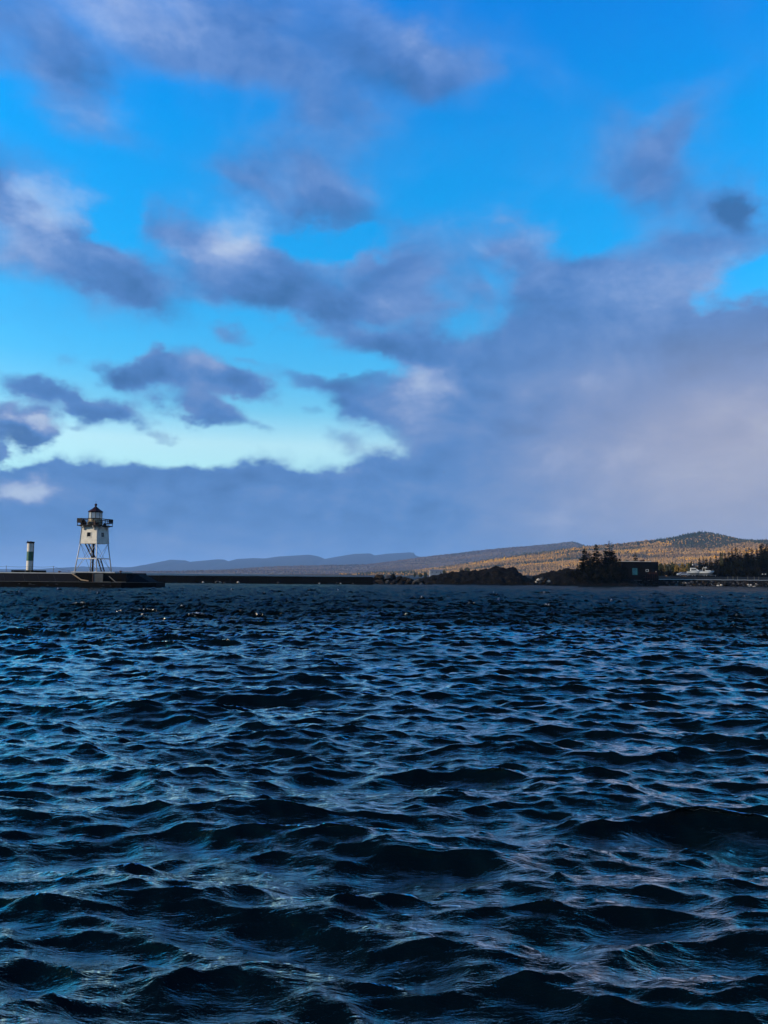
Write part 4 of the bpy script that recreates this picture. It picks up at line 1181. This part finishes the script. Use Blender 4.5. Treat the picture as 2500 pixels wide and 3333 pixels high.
def bush_mesh(seed, n_=420, leaf=.095):
    """unit bush: leaf clumps spread unevenly through a lobed crown, with stems"""
    g = random.Random(seed); cb = MB(); tb = MB()
    lobes = [(Vector((g.uniform(-.55, .55), g.uniform(-.55, .55), g.uniform(.35, .85))), g.uniform(.25, .45)) for _ in range(8)]
    for i in range(n_):
        c, r_ = g.choice(lobes)
        d = Vector((g.gauss(0, 1), g.gauss(0, 1), g.gauss(0, 1))).normalized()
        p = c + d * r_ * g.uniform(.6, 1.08); p.z = max(p.z, .03)
        a = Vector((g.gauss(0, 1), g.gauss(0, 1), g.gauss(0, 1))).normalized(); b = a.orthogonal().normalized()
        s_ = leaf * g.uniform(.6, 1.5)
        cb.add([p - a * s_, p + b * s_ * .8, p + a * s_, p - b * s_ * .8 + a.cross(b) * s_ * .4], [(0, 1, 2), (0, 2, 3)])
    tb.tube((0, 0, 0), (.03, .02, .35), .035, .022, 6)
    for c, r_ in lobes: tb.tube((.03, .02, .3), c, .02, .005, 5)
    return cb, tb


BUSH = {}
for nm, m, sds in (('dark', M_bushdark, (11, 12, 13)), ('gold', M_gold, (14, 15)), ('olive', M_olive, (16, 17)), ('russet', M_russet, (18, 19))):
    BUSH[nm] = []
    for sd_ in sds:
        c, t_ = bush_mesh(sd_); BUSH[nm].append((to_mesh(c, 'crown', m), to_mesh(t_, 'trunk', M_bark)))


def bush(px, ptop, D, wpx, kind, lab, grp, gz=GZ, name='bush', cat='bush'):
    q = P(px, ptop, D); H = (q.z - gz + .2); w = wpx * D / F0 / 2 / .85
    r = empty(name, (q.x, q.y, gz - .2), random.uniform(0, 6.28)); tag(r, lab, cat, grp)
    for nm, me in zip(('crown', 'trunk'), random.choice(BUSH[kind])):
        o = bpy.data.objects.new(nm, me); col.objects.link(o); o.parent = r; o.scale = (w, w, H / 1.12)
    return r


GB = 'dark bushes around the spruces'
for px, pt, D, w in ((2010, 1820, 248, 44), (2026, 1834, 249, 34), (2018, 1846, 246, 40), (1996, 1838, 245, 44), (1970, 1840, 244, 46), (1944, 1846, 243, 44), (1916, 1848, 243, 44), (1890, 1850, 243, 40), (1866, 1853, 243, 30),
                     (2005, 1858, 243.5, 46), (1975, 1860, 243, 50), (1940, 1862, 242, 50), (1905, 1862, 242, 50), (2034, 1860, 247, 28), (1850, 1858, 244, 22)):
    bush(px, pt, D, w, 'dark', 'dark bush packed among the spruces on the basalt rise', GB, gz=1.0)
bush(1995, 1836, 246.5, 16, 'russet', 'faint russet bush at the foot of the tallest spruce', None, gz=2.0)

# trees and bushes between the building and the boats
ORD = ['first', 'second', 'third', 'fourth', 'fifth', 'sixth', 'seventh', 'eighth', 'ninth', 'tenth', 'eleventh', 'twelfth', 'thirteenth', 'fourteenth', 'fifteenth', 'sixteenth', 'seventeenth', 'eighteenth', 'nineteenth', 'twentieth', 'twenty-first', 'twenty-second', 'twenty-third']
nk = dict(olive=0, gold=0, dark=0)
for px, pt, D, w, kd in ((2150, 1836, 345, 20, 'olive'), (2162, 1830, 390, 22, 'gold'), (2174, 1836, 360, 20, 'olive'), (2188, 1832, 380, 24, 'olive'), (2203, 1838, 350, 20, 'gold'), (2216, 1836, 400, 18, 'gold'), (2232, 1830, 410, 24, 'gold'), (2246, 1832, 390, 20, 'olive'), (2225, 1846, 345, 22, 'gold'), (2154, 1850, 330, 24, 'dark')):
    lab = {'olive': f'olive green tree, {ORD[nk[kd]]} of its colour rightward from the black building', 'gold': f'yellow autumn tree, {ORD[nk[kd]]} of its colour rightward from the black building', 'dark': 'dark low bush beside the right end of the black building'}[kd]; nk[kd] += 1
    bush(px, pt, D, w, kd, lab, {'olive': 'olive trees behind the boats', 'gold': 'yellow trees behind the boats'}.get(kd), name='autumn_tree', cat='tree')
for px, pt, D, w in ((2168, 1858, 318, 22), (2184, 1853, 318, 24), (2202, 1858, 318, 22), (2218, 1862, 320, 20), (2144, 1856, 300, 18), (2160, 1866, 300, 24), (2236, 1858, 330, 24), (2256, 1856, 330, 24), (2196, 1868, 305, 26)):
    bush(px, pt, D, w, 'dark', 'dark bush in the hedge row beyond the parked car', 'dark bushes beyond the car')

# the dark spruce wood on the right
GW = 'dark spruce wood on the right shore'
TOPS = [(2250, 1824), (2258, 1827), (2277, 1815), (2290, 1813), (2299, 1816), (2313, 1812.5), (2330, 1802), (2345, 1796), (2359, 1797), (2372, 1793), (2382, 1786), (2395, 1779), (2409, 1787), (2422, 1788), (2436, 1777.5), (2447, 1783), (2463, 1787), (2479, 1767), (2496, 1768),
        (2515, 1772), (2535, 1766), (2555, 1775), (2580, 1765)]
g = random.Random(31)
for ti, (px, pt) in enumerate(TOPS):
    place(px, pt, g.uniform(318, 335), g.choice((0, 1, 1, 3, 5)), g.uniform(.75, 1.0) if px < 2470 else 1.25, f'{ORD[ti]} dark spruce top from the boats along the skyline of the right wood', 'skyline spruces of the right hand wood')
for i in range(120):
    px = 2250 + (2600 - 2250) * (i + g.random()) / 120
    sk = np.interp(px, [p[0] for p in TOPS], [p[1] for p in TOPS])
    pt = sk + g.uniform(13, 46)
    place(px, min(pt, 1852), g.uniform(300, 330), g.choice((0, 1, 3, 5)), g.uniform(.95, 1.35), 'dark spruce packed in the lower front of the right hand wood', GW)
for i in range(40):
    px = 2262 + 340 * (i + g.random()) / 40
    bush(px, 1848 + g.uniform(-6, 12), g.uniform(292, 300), g.uniform(22, 34), 'dark', 'dark bush along the foot of the spruce wood', 'dark bushes at the foot of the wood')
for px, pt in ((2420, 1818), (2372, 1836), (2350, 1800)):
    bush(px, pt, 322, 14, 'olive', 'dull olive broadleaf tree among the dark spruces', 'olive trees in the spruce wood', name='broadleaf_tree', cat='tree')

# ------------------------------------------------------------------ flat roofed building
M_wall = mat('black_plank_wall', (.0042, .0038, .0045), .9, (.0026, .0025, .003), .5)
M_wall2 = mat('dark_end_wall', (.010, .009, .009), .8, (.006, .006, .006), .5)
M_teal = mat('teal_window_glass', (.012, .10, .115), .3, (.025, .15, .155), 1.4)
M_redwood = mat('red_brown_timber', (.035, .010, .007), .8, (.02, .007, .005), 2)


def make_building():
    D = 258.0; s = D / F0
    a = P(2022, 1884, D); t = empty('flat_roofed_building', (a.x, D, 1.9)); tag(t, 'black flat roofed building with a teal window behind the rocks', 'building')
    X = lambda px: P(px, 1860, D).x - a.x
    Zz = lambda py, px=2080: P(px, py, D).z - 1.9
    x1, xc, dep = X(2121), X(2145), 11.0
    h = Zz(1828.5)
    # front wall split round its openings, the right part set back a little
    wins = [(X(2058.5), X(2074.5), Zz(1871), Zz(1849.5)), (X(2102), X(2111.5), Zz(1860.5), Zz(1853))]
    mb = MB(); cols = [0] + [v for w in wins for v in w[:2]] + [x1]
    for i in range(len(cols) - 1):
        if i % 2 == 0: mb.box((cols[i], 0, -.6), (cols[i + 1], .3, h))
        else:
            w = wins[i // 2]; mb.box((cols[i], 0, -.6), (cols[i + 1], .3, w[2])); mb.box((cols[i], 0, w[3]), (cols[i + 1], .3, h))
    mb.build('front_wall', M_wall, t)
    mb = MB(); mb.box((x1 + .002, .45, -.6), (xc, dep, h - .12)); mb.build('end_bay', M_wall2, t)
    mb = MB(); mb.box((0, .31, -.6), (x1, dep, h - .1)); mb.v = []; mb.f = []; mb.mi = []
    mb.box((0, .302, -.6), (.3, dep, h)); mb.box((.302, dep - .3, -.6), (x1, dep, h)); mb.build('rear_wall', M_wall, t)
    mb = MB(); mb.box((-.12, -.12, h + .002), (X(2120), dep + .1, h + .16)); rf = mb.build('roof', M_pale, t)
    mb = MB(); mb.box((X(2120) + .01, .3, h - .118), (xc + .08, dep + .1, h + .02)); mb.build('roof', M_dark, t)
    for px, w, hh in ((2030, .2, .5), (2052, .45, .42), (2100, .8, .42), (2106, .3, .6)):
        m2 = MB(); m2.box((X(px) - w, 3, h + .162), (X(px) + w, 4, h + .16 + hh)); m2.lathe([(w * .4, h + .163 + hh), (w * .4, h + .3 + hh), (w * .5, h + .33 + hh)], 8, (X(px), 3.5)); m2.build('roof_vent', M_gpanel if px == 2052 else M_rust, rf)
    for i, w in enumerate(wins):
        m2 = MB()
        for lo, hi in (((w[0], -.05, w[2]), (w[0] + .12, .12, w[3])), ((w[1] - .12, -.05, w[2]), (w[1], .12, w[3])), ((w[0] + .121, -.05, w[3] - .12), (w[1] - .121, .12, w[3])), ((w[0] + .121, -.05, w[2]), (w[1] - .121, .12, w[2] + .12))): m2.box(lo, hi)
        f = m2.build('window', M_teal if i == 0 else M_whitegel, t)
        m2 = MB(); m2.box((w[0] + .125, .1, w[2] + .125), (w[1] - .125, .14, w[3] - .125)); m2.build('pane', M_teal if i == 0 else M_glassdark, f)
    # planks of the cladding
    n_ = 12
    for i in range(n_):
        z0 = -.3 + i * (h + .25) / n_; z1 = z0 + (h + .25) / n_ - .04
        if z0 > wins[0][2] - .4 and z0 < wins[0][3]: continue
        m2 = MB(); m2.box((.02, -.03, z0), (x1 - .02, -.003, z1)); m2.build('plank', M_wall, t)
    # timber deck and stair in front
    d = empty('timber_deck', (a.x + X(2086), D - 3.2, 1.7)); tag(d, 'reddish timber deck with posts in front of the black building', 'deck'); ox = X(2086)
    zt = Zz(1862) + .2
    m2 = MB(); m2.box((X(2104) - ox, 0, zt - .55), (X(2128) - ox, 2.4, zt)); m2.build('deck_board', M_redwood, d)
    m2 = MB(); m2.box((X(2090) - ox, .3, .9), (X(2103.6) - ox, 2.4, 1.1)); m2.build('deck_board', M_redwood, d)
    for px in (2090, 2097, 2105, 2112, 2119, 2127):
        m2 = MB(); m2.box((X(px) - ox - .07, -.08, 0), (X(px) - ox + .07, -.002, zt - .02 if px > 2100 else 1.7)); m2.build('deck_post', M_redwood, d)
    m2 = MB(); m2.bar((X(2104) - ox, .2, zt + .35), (X(2128) - ox, .2, zt + .35), .08, .1); m2.build('deck_rail', M_redwood, d)
    m2 = MB(); m2.lathe([(.14, zt + .002), (.16, zt + .2), (.1, zt + .3)], 10, (X(2126.5) - ox, .6)); m2.build('deck_lamp', M_rockpale, d)


make_building()

# ------------------------------------------------------------------ boats on trailers, car, lamps
M_navy = mat('navy_trim', (.02, .025, .05), .4)
M_silver = mat('silver_car_paint', (.30, .31, .32), .3, (.24, .25, .26), 1.0, metal=.3)
M_chrome = mat('galvanised_trailer', (.30, .30, .31), .5, (.2, .2, .2), 3, metal=.5)


def hull(L, B, Hh, seed=0):
    """planing hull: bow towards +x, keel at z 0; returns shell and deck"""
    mb = MB(); st = 12; rings = []
    for i in range(st + 1):
        f = i / st; x = -L / 2 + L * f
        b = B / 2 * (1 - max(0, (f - .45) / .55) ** 2.4) * (.93 + .07 * min(1, f * 3)) + .015
        keel = 0 + Hh * .78 * max(0, (f - .55) / .45) ** 2.2
        sheer = Hh * (.86 + .24 * f ** 2)
        ch = keel + (sheer - keel) * .45
        rings.append([(x, 0, keel), (x, b * .80, ch), (x, b, ch + .06), (x, b * 1.03, sheer), (x, b * .9, sheer + .03), (x, -b * .9, sheer + .03), (x, -b * 1.03, sheer), (x, -b, ch + .06), (x, -b * .80, ch)])
    k = len(rings[0])
    vs = [p for r_ in rings for p in r_]
    fs = [(i * k + j, i * k + (j + 1) % k, (i + 1) * k + (j + 1) % k, (i + 1) * k + j) for i in range(st) for j in range(k)]
    fs += [tuple(range(k))[::-1], tuple(range(st * k, st * k + k))]
    return mb.add(vs, fs)


def loft_cabin(secs):
    """secs: (z, x0, x1, half width)"""
    mb = MB(); vs = []
    for z, x0, x1, b in secs: vs += [(x0, -b, z), (x1, -b * .8, z), (x1, b * .8, z), (x0, b, z)]
    fs = [(0, 1, 2, 3)[::-1], tuple(range(len(vs) - 4, len(vs)))]
    for i in range(len(secs) - 1):
        for j in range(4): fs.append((i * 4 + j, i * 4 + (j + 1) % 4, i * 4 + 4 + (j + 1) % 4, i * 4 + 4 + j))
    return mb.add(vs, fs)


def trailer(t, L, zk):
    mb = MB()
    for y in (-.75, .75): mb.bar((-L * .48, y, zk - .12), (L * .38, y * .9, zk - .12), .09, .12)
    mb.bar((L * .38, -.68, zk - .12), (L * .62, 0, zk - .14), .08, .1); mb.bar((L * .38, .68, zk - .12), (L * .62, 0, zk - .14), .08, .1)
    for x in (-.4, .1, .3): mb.bar((L * x, -.8, zk - .12), (L * x, .8, zk - .12), .07, .08)
    tr = mb.build('trailer_frame', M_chrome, t)
    for x in (-.18, -.02):
        for y in (-.95, .95):
            m2 = MB(); m2.tube((L * x, y - .1, .33), (L * x, y + .1, .33), .33, n=16); w = m2.build('wheel', M_rubber, t)
            m2 = MB(); sg = -1 if y < 0 else 1; m2.tube((L * x, y + sg * .101, .33), (L * x, y + sg * .115, .33), .19, n=12); m2.build('rim', M_chrome, w)
    m2 = MB(); m2.tube((L * .58, 0, 0), (L * .58, 0, zk - .1), .05, n=6); m2.build('jack_stand', M_chrome, t)
    for y in (-.95, .95):
        m2 = MB(); m2.box((-L * .28, y - .14, .70), (L * .08, y + .14, .74)); m2.build('mudguard', M_whitegel, t)


def boat_flybridge():
    D = 283.0; q = P(2262, 1875, D); t = empty('cabin_boat', (q.x, D, GZ + .16), R(-14)); tag(t, 'white cabin boat with raised bridge on a trailer beside the car', 'boat', 'white boats parked on trailers')
    L = 5.6; zk = .62
    h = hull(L, 2.2, 1.35); h.v = [(x, y, z + zk) for x, y, z in h.v]; h.build('hull', M_whitegel, t)
    m2 = MB(); m2.bar((-L / 2, -1.12, zk + 1.0), (L * .28, -1.06, zk + 1.12), .03, .09); m2.build('rub_strake', M_navy, t)
    z0 = zk + 1.27
    c = loft_cabin([(z0, -1.5, 1.5, .95), (z0 + .28, -1.5, 1.25, .92), (z0 + .72, -1.45, .75, .82), (z0 + .80, -1.6, .78, .86), (z0 + .86, -1.6, .70, .84)]); c.build('cabin', M_whitegel, t)
    for sg in (-1, 1):
        m2 = MB(); y0, y1 = sg * .925, sg * .835
        m2.prism([(-1.35, y0, z0 + .30), (.55, y0 * .88, z0 + .30), (.35, y1 * .90, z0 + .68), (-1.3, y1, z0 + .68)], (0, sg * .03, 0)); m2.build('side_window', M_glassdark, t)
    m2 = MB(); m2.prism([(1.27, -.7, z0 + .30), (1.27, .7, z0 + .30), (.80, .62, z0 + .68), (.80, -.62, z0 + .68)], (.04, 0, .02)); m2.build('windscreen', M_glassdark, t)
    b = loft_cabin([(z0 + .862, -1.45, .2, .72), (z0 + 1.14, -1.5, .38, .76), (z0 + 1.18, -1.5, .36, .74)]); b.build('bridge', M_whitegel, t)
    m2 = MB(); m2.prism([(.30, -.66, z0 + 1.19), (.30, .66, z0 + 1.19), (.05, .6, z0 + 1.42), (.05, -.6, z0 + 1.42)], (.03, 0, .01)); m2.build('bridge_screen', M_glassdark, t)
    for y in (-.8, .8):
        m2 = MB(); pts = [(1.2, y * .95, z0 + .0), (1.3, y * .9, z0 + .42), (2.55, y * .25, z0 + .62)]
        for a_, b_ in zip(pts[:-1], pts[1:]): m2.tube(a_, b_, .02, n=5)
        m2.tube((1.9, y * .6, z0 + .1), (1.9, y * .6, z0 + .5), .018, n=5); m2.build('bow_rail', M_chrome, t)
    m2 = MB(); m2.box((-L / 2 - .42, -.22, zk + .25), (-L / 2 - .02, .22, zk + 1.35)); m2.build('outboard', M_dark, t)
    trailer(t, L, zk)


def boat_hardtop():
    D = 282.0; q = P(2300, 1875, D); t = empty('hardtop_boat', (q.x, D, GZ + .16), R(-18)); tag(t, 'white boat with hardtop on struts on a trailer nearest the dark spruces', 'boat', 'white boats parked on trailers')
    L = 5.2; zk = .62
    h = hull(L, 2.1, 1.3); h.v = [(x, y, z + zk) for x, y, z in h.v]; h.build('hull', M_whitegel, t)
    z0 = zk + 1.26
    c = loft_cabin([(z0, -.4, 1.7, .85), (z0 + .22, -.4, 1.4, .80), (z0 + .34, -.4, .9, .74)]); c.build('cuddy', M_whitegel, t)
    m2 = MB(); m2.prism([(.95, -.66, z0 + .342), (.95, .66, z0 + .342), (.05, .6, z0 + 1.05), (.05, -.6, z0 + 1.05)], (.04, 0, .02)); m2.build('windscreen', M_glassdark, t)
    for sg in (-1, 1):
        m2 = MB(); m2.prism([(-.35, sg * .72, z0 + .345), (.9, sg * .68, z0 + .345), (.02, sg * .62, z0 + 1.05), (-.4, sg * .66, z0 + 1.05)], (0, sg * .03, 0)); m2.build('side_window', M_glassdark, t)
    m2 = MB(); m2.box((-1.35, -.82, z0 + 1.12), (.25, .82, z0 + 1.22)); m2.box((-1.0, -.4, z0 + 1.222), (-.35, .4, z0 + 1.32)); tp = m2.build('hardtop', M_whitegel, t)
    m2 = MB(); m2.lathe([(.2, z0 + 1.33), (.22, z0 + 1.42), (.16, z0 + 1.55), (.03, z0 + 1.6)], 12, (-.1, 0)); m2.build('radar_dome', M_whitegel, tp)
    m2 = MB(); m2.tube((-.7, .3, z0 + 1.3), (-.95, .3, z0 + 1.9), .02, n=5); m2.build('antenna', M_whitegel, tp)
    for y in (-.74, .74):
        for x in (-1.25, -.45):
            m2 = MB(); m2.tube((x, y, zk + 1.2), (x, y, z0 + 1.12), .035, n=6); m2.build('strut', M_whitegel, t)
    for y in (-.75, .75):
        m2 = MB(); pts = [(1.1, y * .95, z0 + .0), (1.3, y * .85, z0 + .36), (2.4, y * .22, z0 + .56)]
        for a_, b_ in zip(pts[:-1], pts[1:]): m2.tube(a_, b_, .02, n=5)
        m2.build('bow_rail', M_chrome, t)
    m2 = MB(); m2.box((-L / 2 - .42, -.2, zk + .25), (-L / 2 - .02, .2, zk + 1.3)); m2.build('outboard', M_dark, t)
    trailer(t, L, zk)


def make_car():
    D = 280.0; q = P(2224, 1877, D); t = empty('parked_car', (q.x, D, GZ + .14), R(176)); tag(t, 'silver car parked left of the two white boats', 'car')
    prof = [(-2.1, .42), (-2.15, .75), (-1.95, .92), (-1.15, 1.0), (-.55, 1.42), (.75, 1.46), (1.5, 1.05), (2.0, .98), (2.12, .7), (2.1, .4)]
    mb = MB()
    n_ = len(prof); vs = []
    for y, w in ((-.86, 1), (-.80, 1.0), (.80, 1), (.86, 1)):
        for x, z in prof: vs.append((x * (1 if abs(y) < .82 else .985), y * (.84 if z > 1.2 else 1), z - (.03 if abs(y) > .82 and z > .5 else 0)))
    fs = [(k * n_ + i, k * n_ + (i + 1) % n_, (k + 1) * n_ + (i + 1) % n_, (k + 1) * n_ + i) for k in range(3) for i in range(n_)] + [tuple(range(n_))[::-1], tuple(range(3 * n_, 4 * n_))]
    mb.add(vs, fs).build('body', M_silver, t)
    for sg in (-1, 1):
        m2 = MB(); m2.prism([(-1.0, sg * .84, 1.0), (-.5, sg * .745, 1.36), (.05, sg * .745, 1.38), (.05, sg * .84, 1.0)], (0, sg * .03, 0)); m2.build('side_window', M_glassdark, t)
        m2 = MB(); m2.prism([(.12, sg * .84, 1.0), (.12, sg * .745, 1.38), (.72, sg * .745, 1.38), (1.28, sg * .84, 1.02)], (0, sg * .03, 0)); m2.build('side_window', M_glassdark, t)
        for x in (-1.35, 1.3):
            m2 = MB(); m2.tube((x, sg * .72, .33), (x, sg * .9, .33), .33, n=16); w = m2.build('wheel', M_rubber, t)
            m2 = MB(); m2.tube((x, sg * .901, .33), (x, sg * .915, .33), .2, n=12); m2.build('rim', M_chrome, w)
        m2 = MB(); m2.box((2.02, sg * .62 - .16, .74), (2.13, sg * .62 + .16, .86)); m2.build('tail_light', M_rust, t)
        m2 = MB(); m2.box((-2.17, sg * .62 - .18, .70), (-2.08, sg * .62 + .18, .84)); m2.build('headlight', M_whitegel, t)
    m2 = MB(); m2.prism([(-1.12, -.68, 1.02), (-1.12, .68, 1.02), (-.58, .62, 1.40), (-.58, -.62, 1.40)], (-.03, 0, .02)); m2.build('windscreen', M_glassdark, t)
    m2 = MB(); m2.prism([(1.46, -.66, 1.09), (1.46, .66, 1.09), (.80, .6, 1.45), (.80, -.6, 1.45)], (.03, 0, .02)); m2.build('rear_window', M_glassdark, t)


boat_flybridge(); boat_hardtop(); make_car()


def lamp(px, pt, D, lab, twin=False):
    q = P(px, pt, D); g0 = GZ if D > 280 else 2.1; t = empty('street_lamp', (q.x, D, g0)); tag(t, lab, 'lamp post'); h = q.z - g0
    m2 = MB(); m2.tube((0, 0, 0), (0, 0, h - .3), .07, .05, 8); m2.build('pole', M_dark, t)
    if not twin:
        m2 = MB(); m2.lathe([(.1, h - .3), (.24, h - .2), (.28, h), (.2, h + .16), (.04, h + .22)], 12); m2.build('globe', M_whitegel, t, True)
    else:
        for sg in (-1, 1):
            m2 = MB(); m2.bar((0, 0, h - .35), (sg * .45, 0, h - .2), .05, .05); a = m2.build('arm', M_dark, t)
            m2 = MB(); m2.lathe([(.22, h - .19), (.24, h - .1), (.1, h + .06)], 10, (sg * .5, 0)); m2.build('globe', M_whitegel, a, True)


lamp(2255, 1838, 290, 'lamp post with one white globe behind the cabin boat')
lamp(2487, 1868, 268, 'short lamp post with twin white heads near the seawall', True)
# short posts along the quay road
for i, px in enumerate((2369, 2386, 2401, 2434, 2455, 2470)):
    q = P(px, 1880, 268); t = empty('road_post', (q.x, 268, 2.1)); tag(t, 'short grey post along the quay between the boats and the twin lamp', 'post', 'short posts along the quay')
    m2 = MB(); m2.tube((0, 0, 0), (0, 0, 1.25), .09, .08, 8); m2.build('shaft', M_gpanel, t)
    m2 = MB(); m2.lathe([(.1, 1.251), (.1, 1.32), (.03, 1.36)], 8); m2.build('cap', M_dark, t)


# grey house beyond the point, pale shed in the gap
M_house = mat('grey_siding', (.20, .21, .22), .8, (.14, .14, .15), .6)
M_hroof = mat('grey_shingles', (.09, .09, .10), .85, (.06, .06, .065), 1)
def house(px0, px1, pyt, pyb, D, lab, wins, m):
    a, b = P(px0, pyb, D), P(px1, pyb, D); z1 = P(px0, pyt, D).z; z0 = min(a.z, b.z) - 3; w = b.x - a.x
    t = empty('house', (a.x, D, z0)); tag(t, lab, 'house'); h = z1 - z0; e = h - w * .10
    m2 = MB(); m2.box((0, 0, 0), (w, w * .8, e)); m2.build('wall', m, t)
    m2 = MB(); m2.prism([(-.3, -.4, e + .01), (-.3, w * .8 + .4, e + .01), (-.3, w * .4, h)], (w + .6, 0, 0)); m2.build('roof', M_hroof, t)
    for i in range(wins):
        x = w * (i + .5) / wins
        m2 = MB(); m2.box((x - w * .07, -.08, e * .62), (x + w * .07, -.005, e * .85)); f = m2.build('window', M_whitegel, t)
        m2 = MB(); m2.box((x - w * .055, -.10, e * .64), (x + w * .055, -.082, e * .83)); m2.build('pane', M_glassdark, f)


house(1400, 1441, 1853, 1869, 1000, 'grey house with light siding beyond the left basalt hump', 3, M_house)
house(1716, 1735, 1876, 1883, 420, 'pale shed seen low in the gap between the basalt humps', 2, M_rockpale)

# dark round trees beside the house
for px, pt, w in ((1500, 1849, 14), (1520, 1848, 22), (1384, 1862, 16), (1368, 1866, 16), (1350, 1862, 12), (1446, 1856, 14)):
    bush(px, pt, 900, w, 'olive', 'dark olive tree on the far shore behind the left basalt hump', 'trees on the far shore', gz=0.0, name='shore_tree', cat='tree')


# gull
def make_gull():
    q = P(1445, 1537, 215); t = empty('gull', q, R(20)); tag(t, 'small gull gliding in the sky above the middle hills', 'bird')
    bm = bmesh.new()
    pr = [(-.22, .0, .012), (-.16, .0, .035), (-.05, 0, .06), (.08, 0, .055), (.17, 0, .035), (.22, 0, .032), (.27, 0, .008)]
    mb = MB(); n_ = 8; vs = []
    for x, y, r_ in pr:
        for i in range(n_): a = 6.283 * i / n_; vs.append((x, r_ * math.cos(a), r_ * math.sin(a) * .9 + .015 * (x > .15)))
    fs = [(k * n_ + i, k * n_ + (i + 1) % n_, (k + 1) * n_ + (i + 1) % n_, (k + 1) * n_ + i) for k in range(len(pr) - 1) for i in range(n_)] + [tuple(range(n_)), tuple(range(len(vs) - n_, len(vs)))]
    mb.add(vs, fs)
    for sg in (-1, 1):
        w = [(.10, .04, .02), (.13, .30, .13), (.02, .66, .06), (-.05, .64, .055), (-.02, .30, .115), (-.06, .04, .015)]
        p = [Vector((x, y * sg, z)) for x, y, z in w]
        b_ = len(mb.v); mb.v += [tuple(v) for v in p] + [(v.x, v.y, v.z - .012) for v in p]
        mb.f += [tuple(b_ + i for i in (0, 1, 4, 5)), tuple(b_ + i for i in (1, 2, 3, 4)), tuple(b_ + 6 + i for i in (5, 4, 1, 0)), tuple(b_ + 6 + i for i in (4, 3, 2, 1))] + [(b_ + i, b_ + (i + 1) % 6, b_ + 6 + (i + 1) % 6, b_ + 6 + i) for i in range(6)]
        mb.mi += [0] * 10
    mb.add([(-.2, -.02, 0), (-.34, -.06, .0), (-.34, .06, .0), (-.2, .02, 0), (-.2, 0, .012)], [(0, 1, 2, 3), (0, 4, 1), (1, 4, 2), (2, 4, 3)])
    mb.mi = [0] * len(mb.f)
    mb.build('body', mat('gull_feathers', (.14, .14, .15), .8), t)
    bm.free()


make_gull()
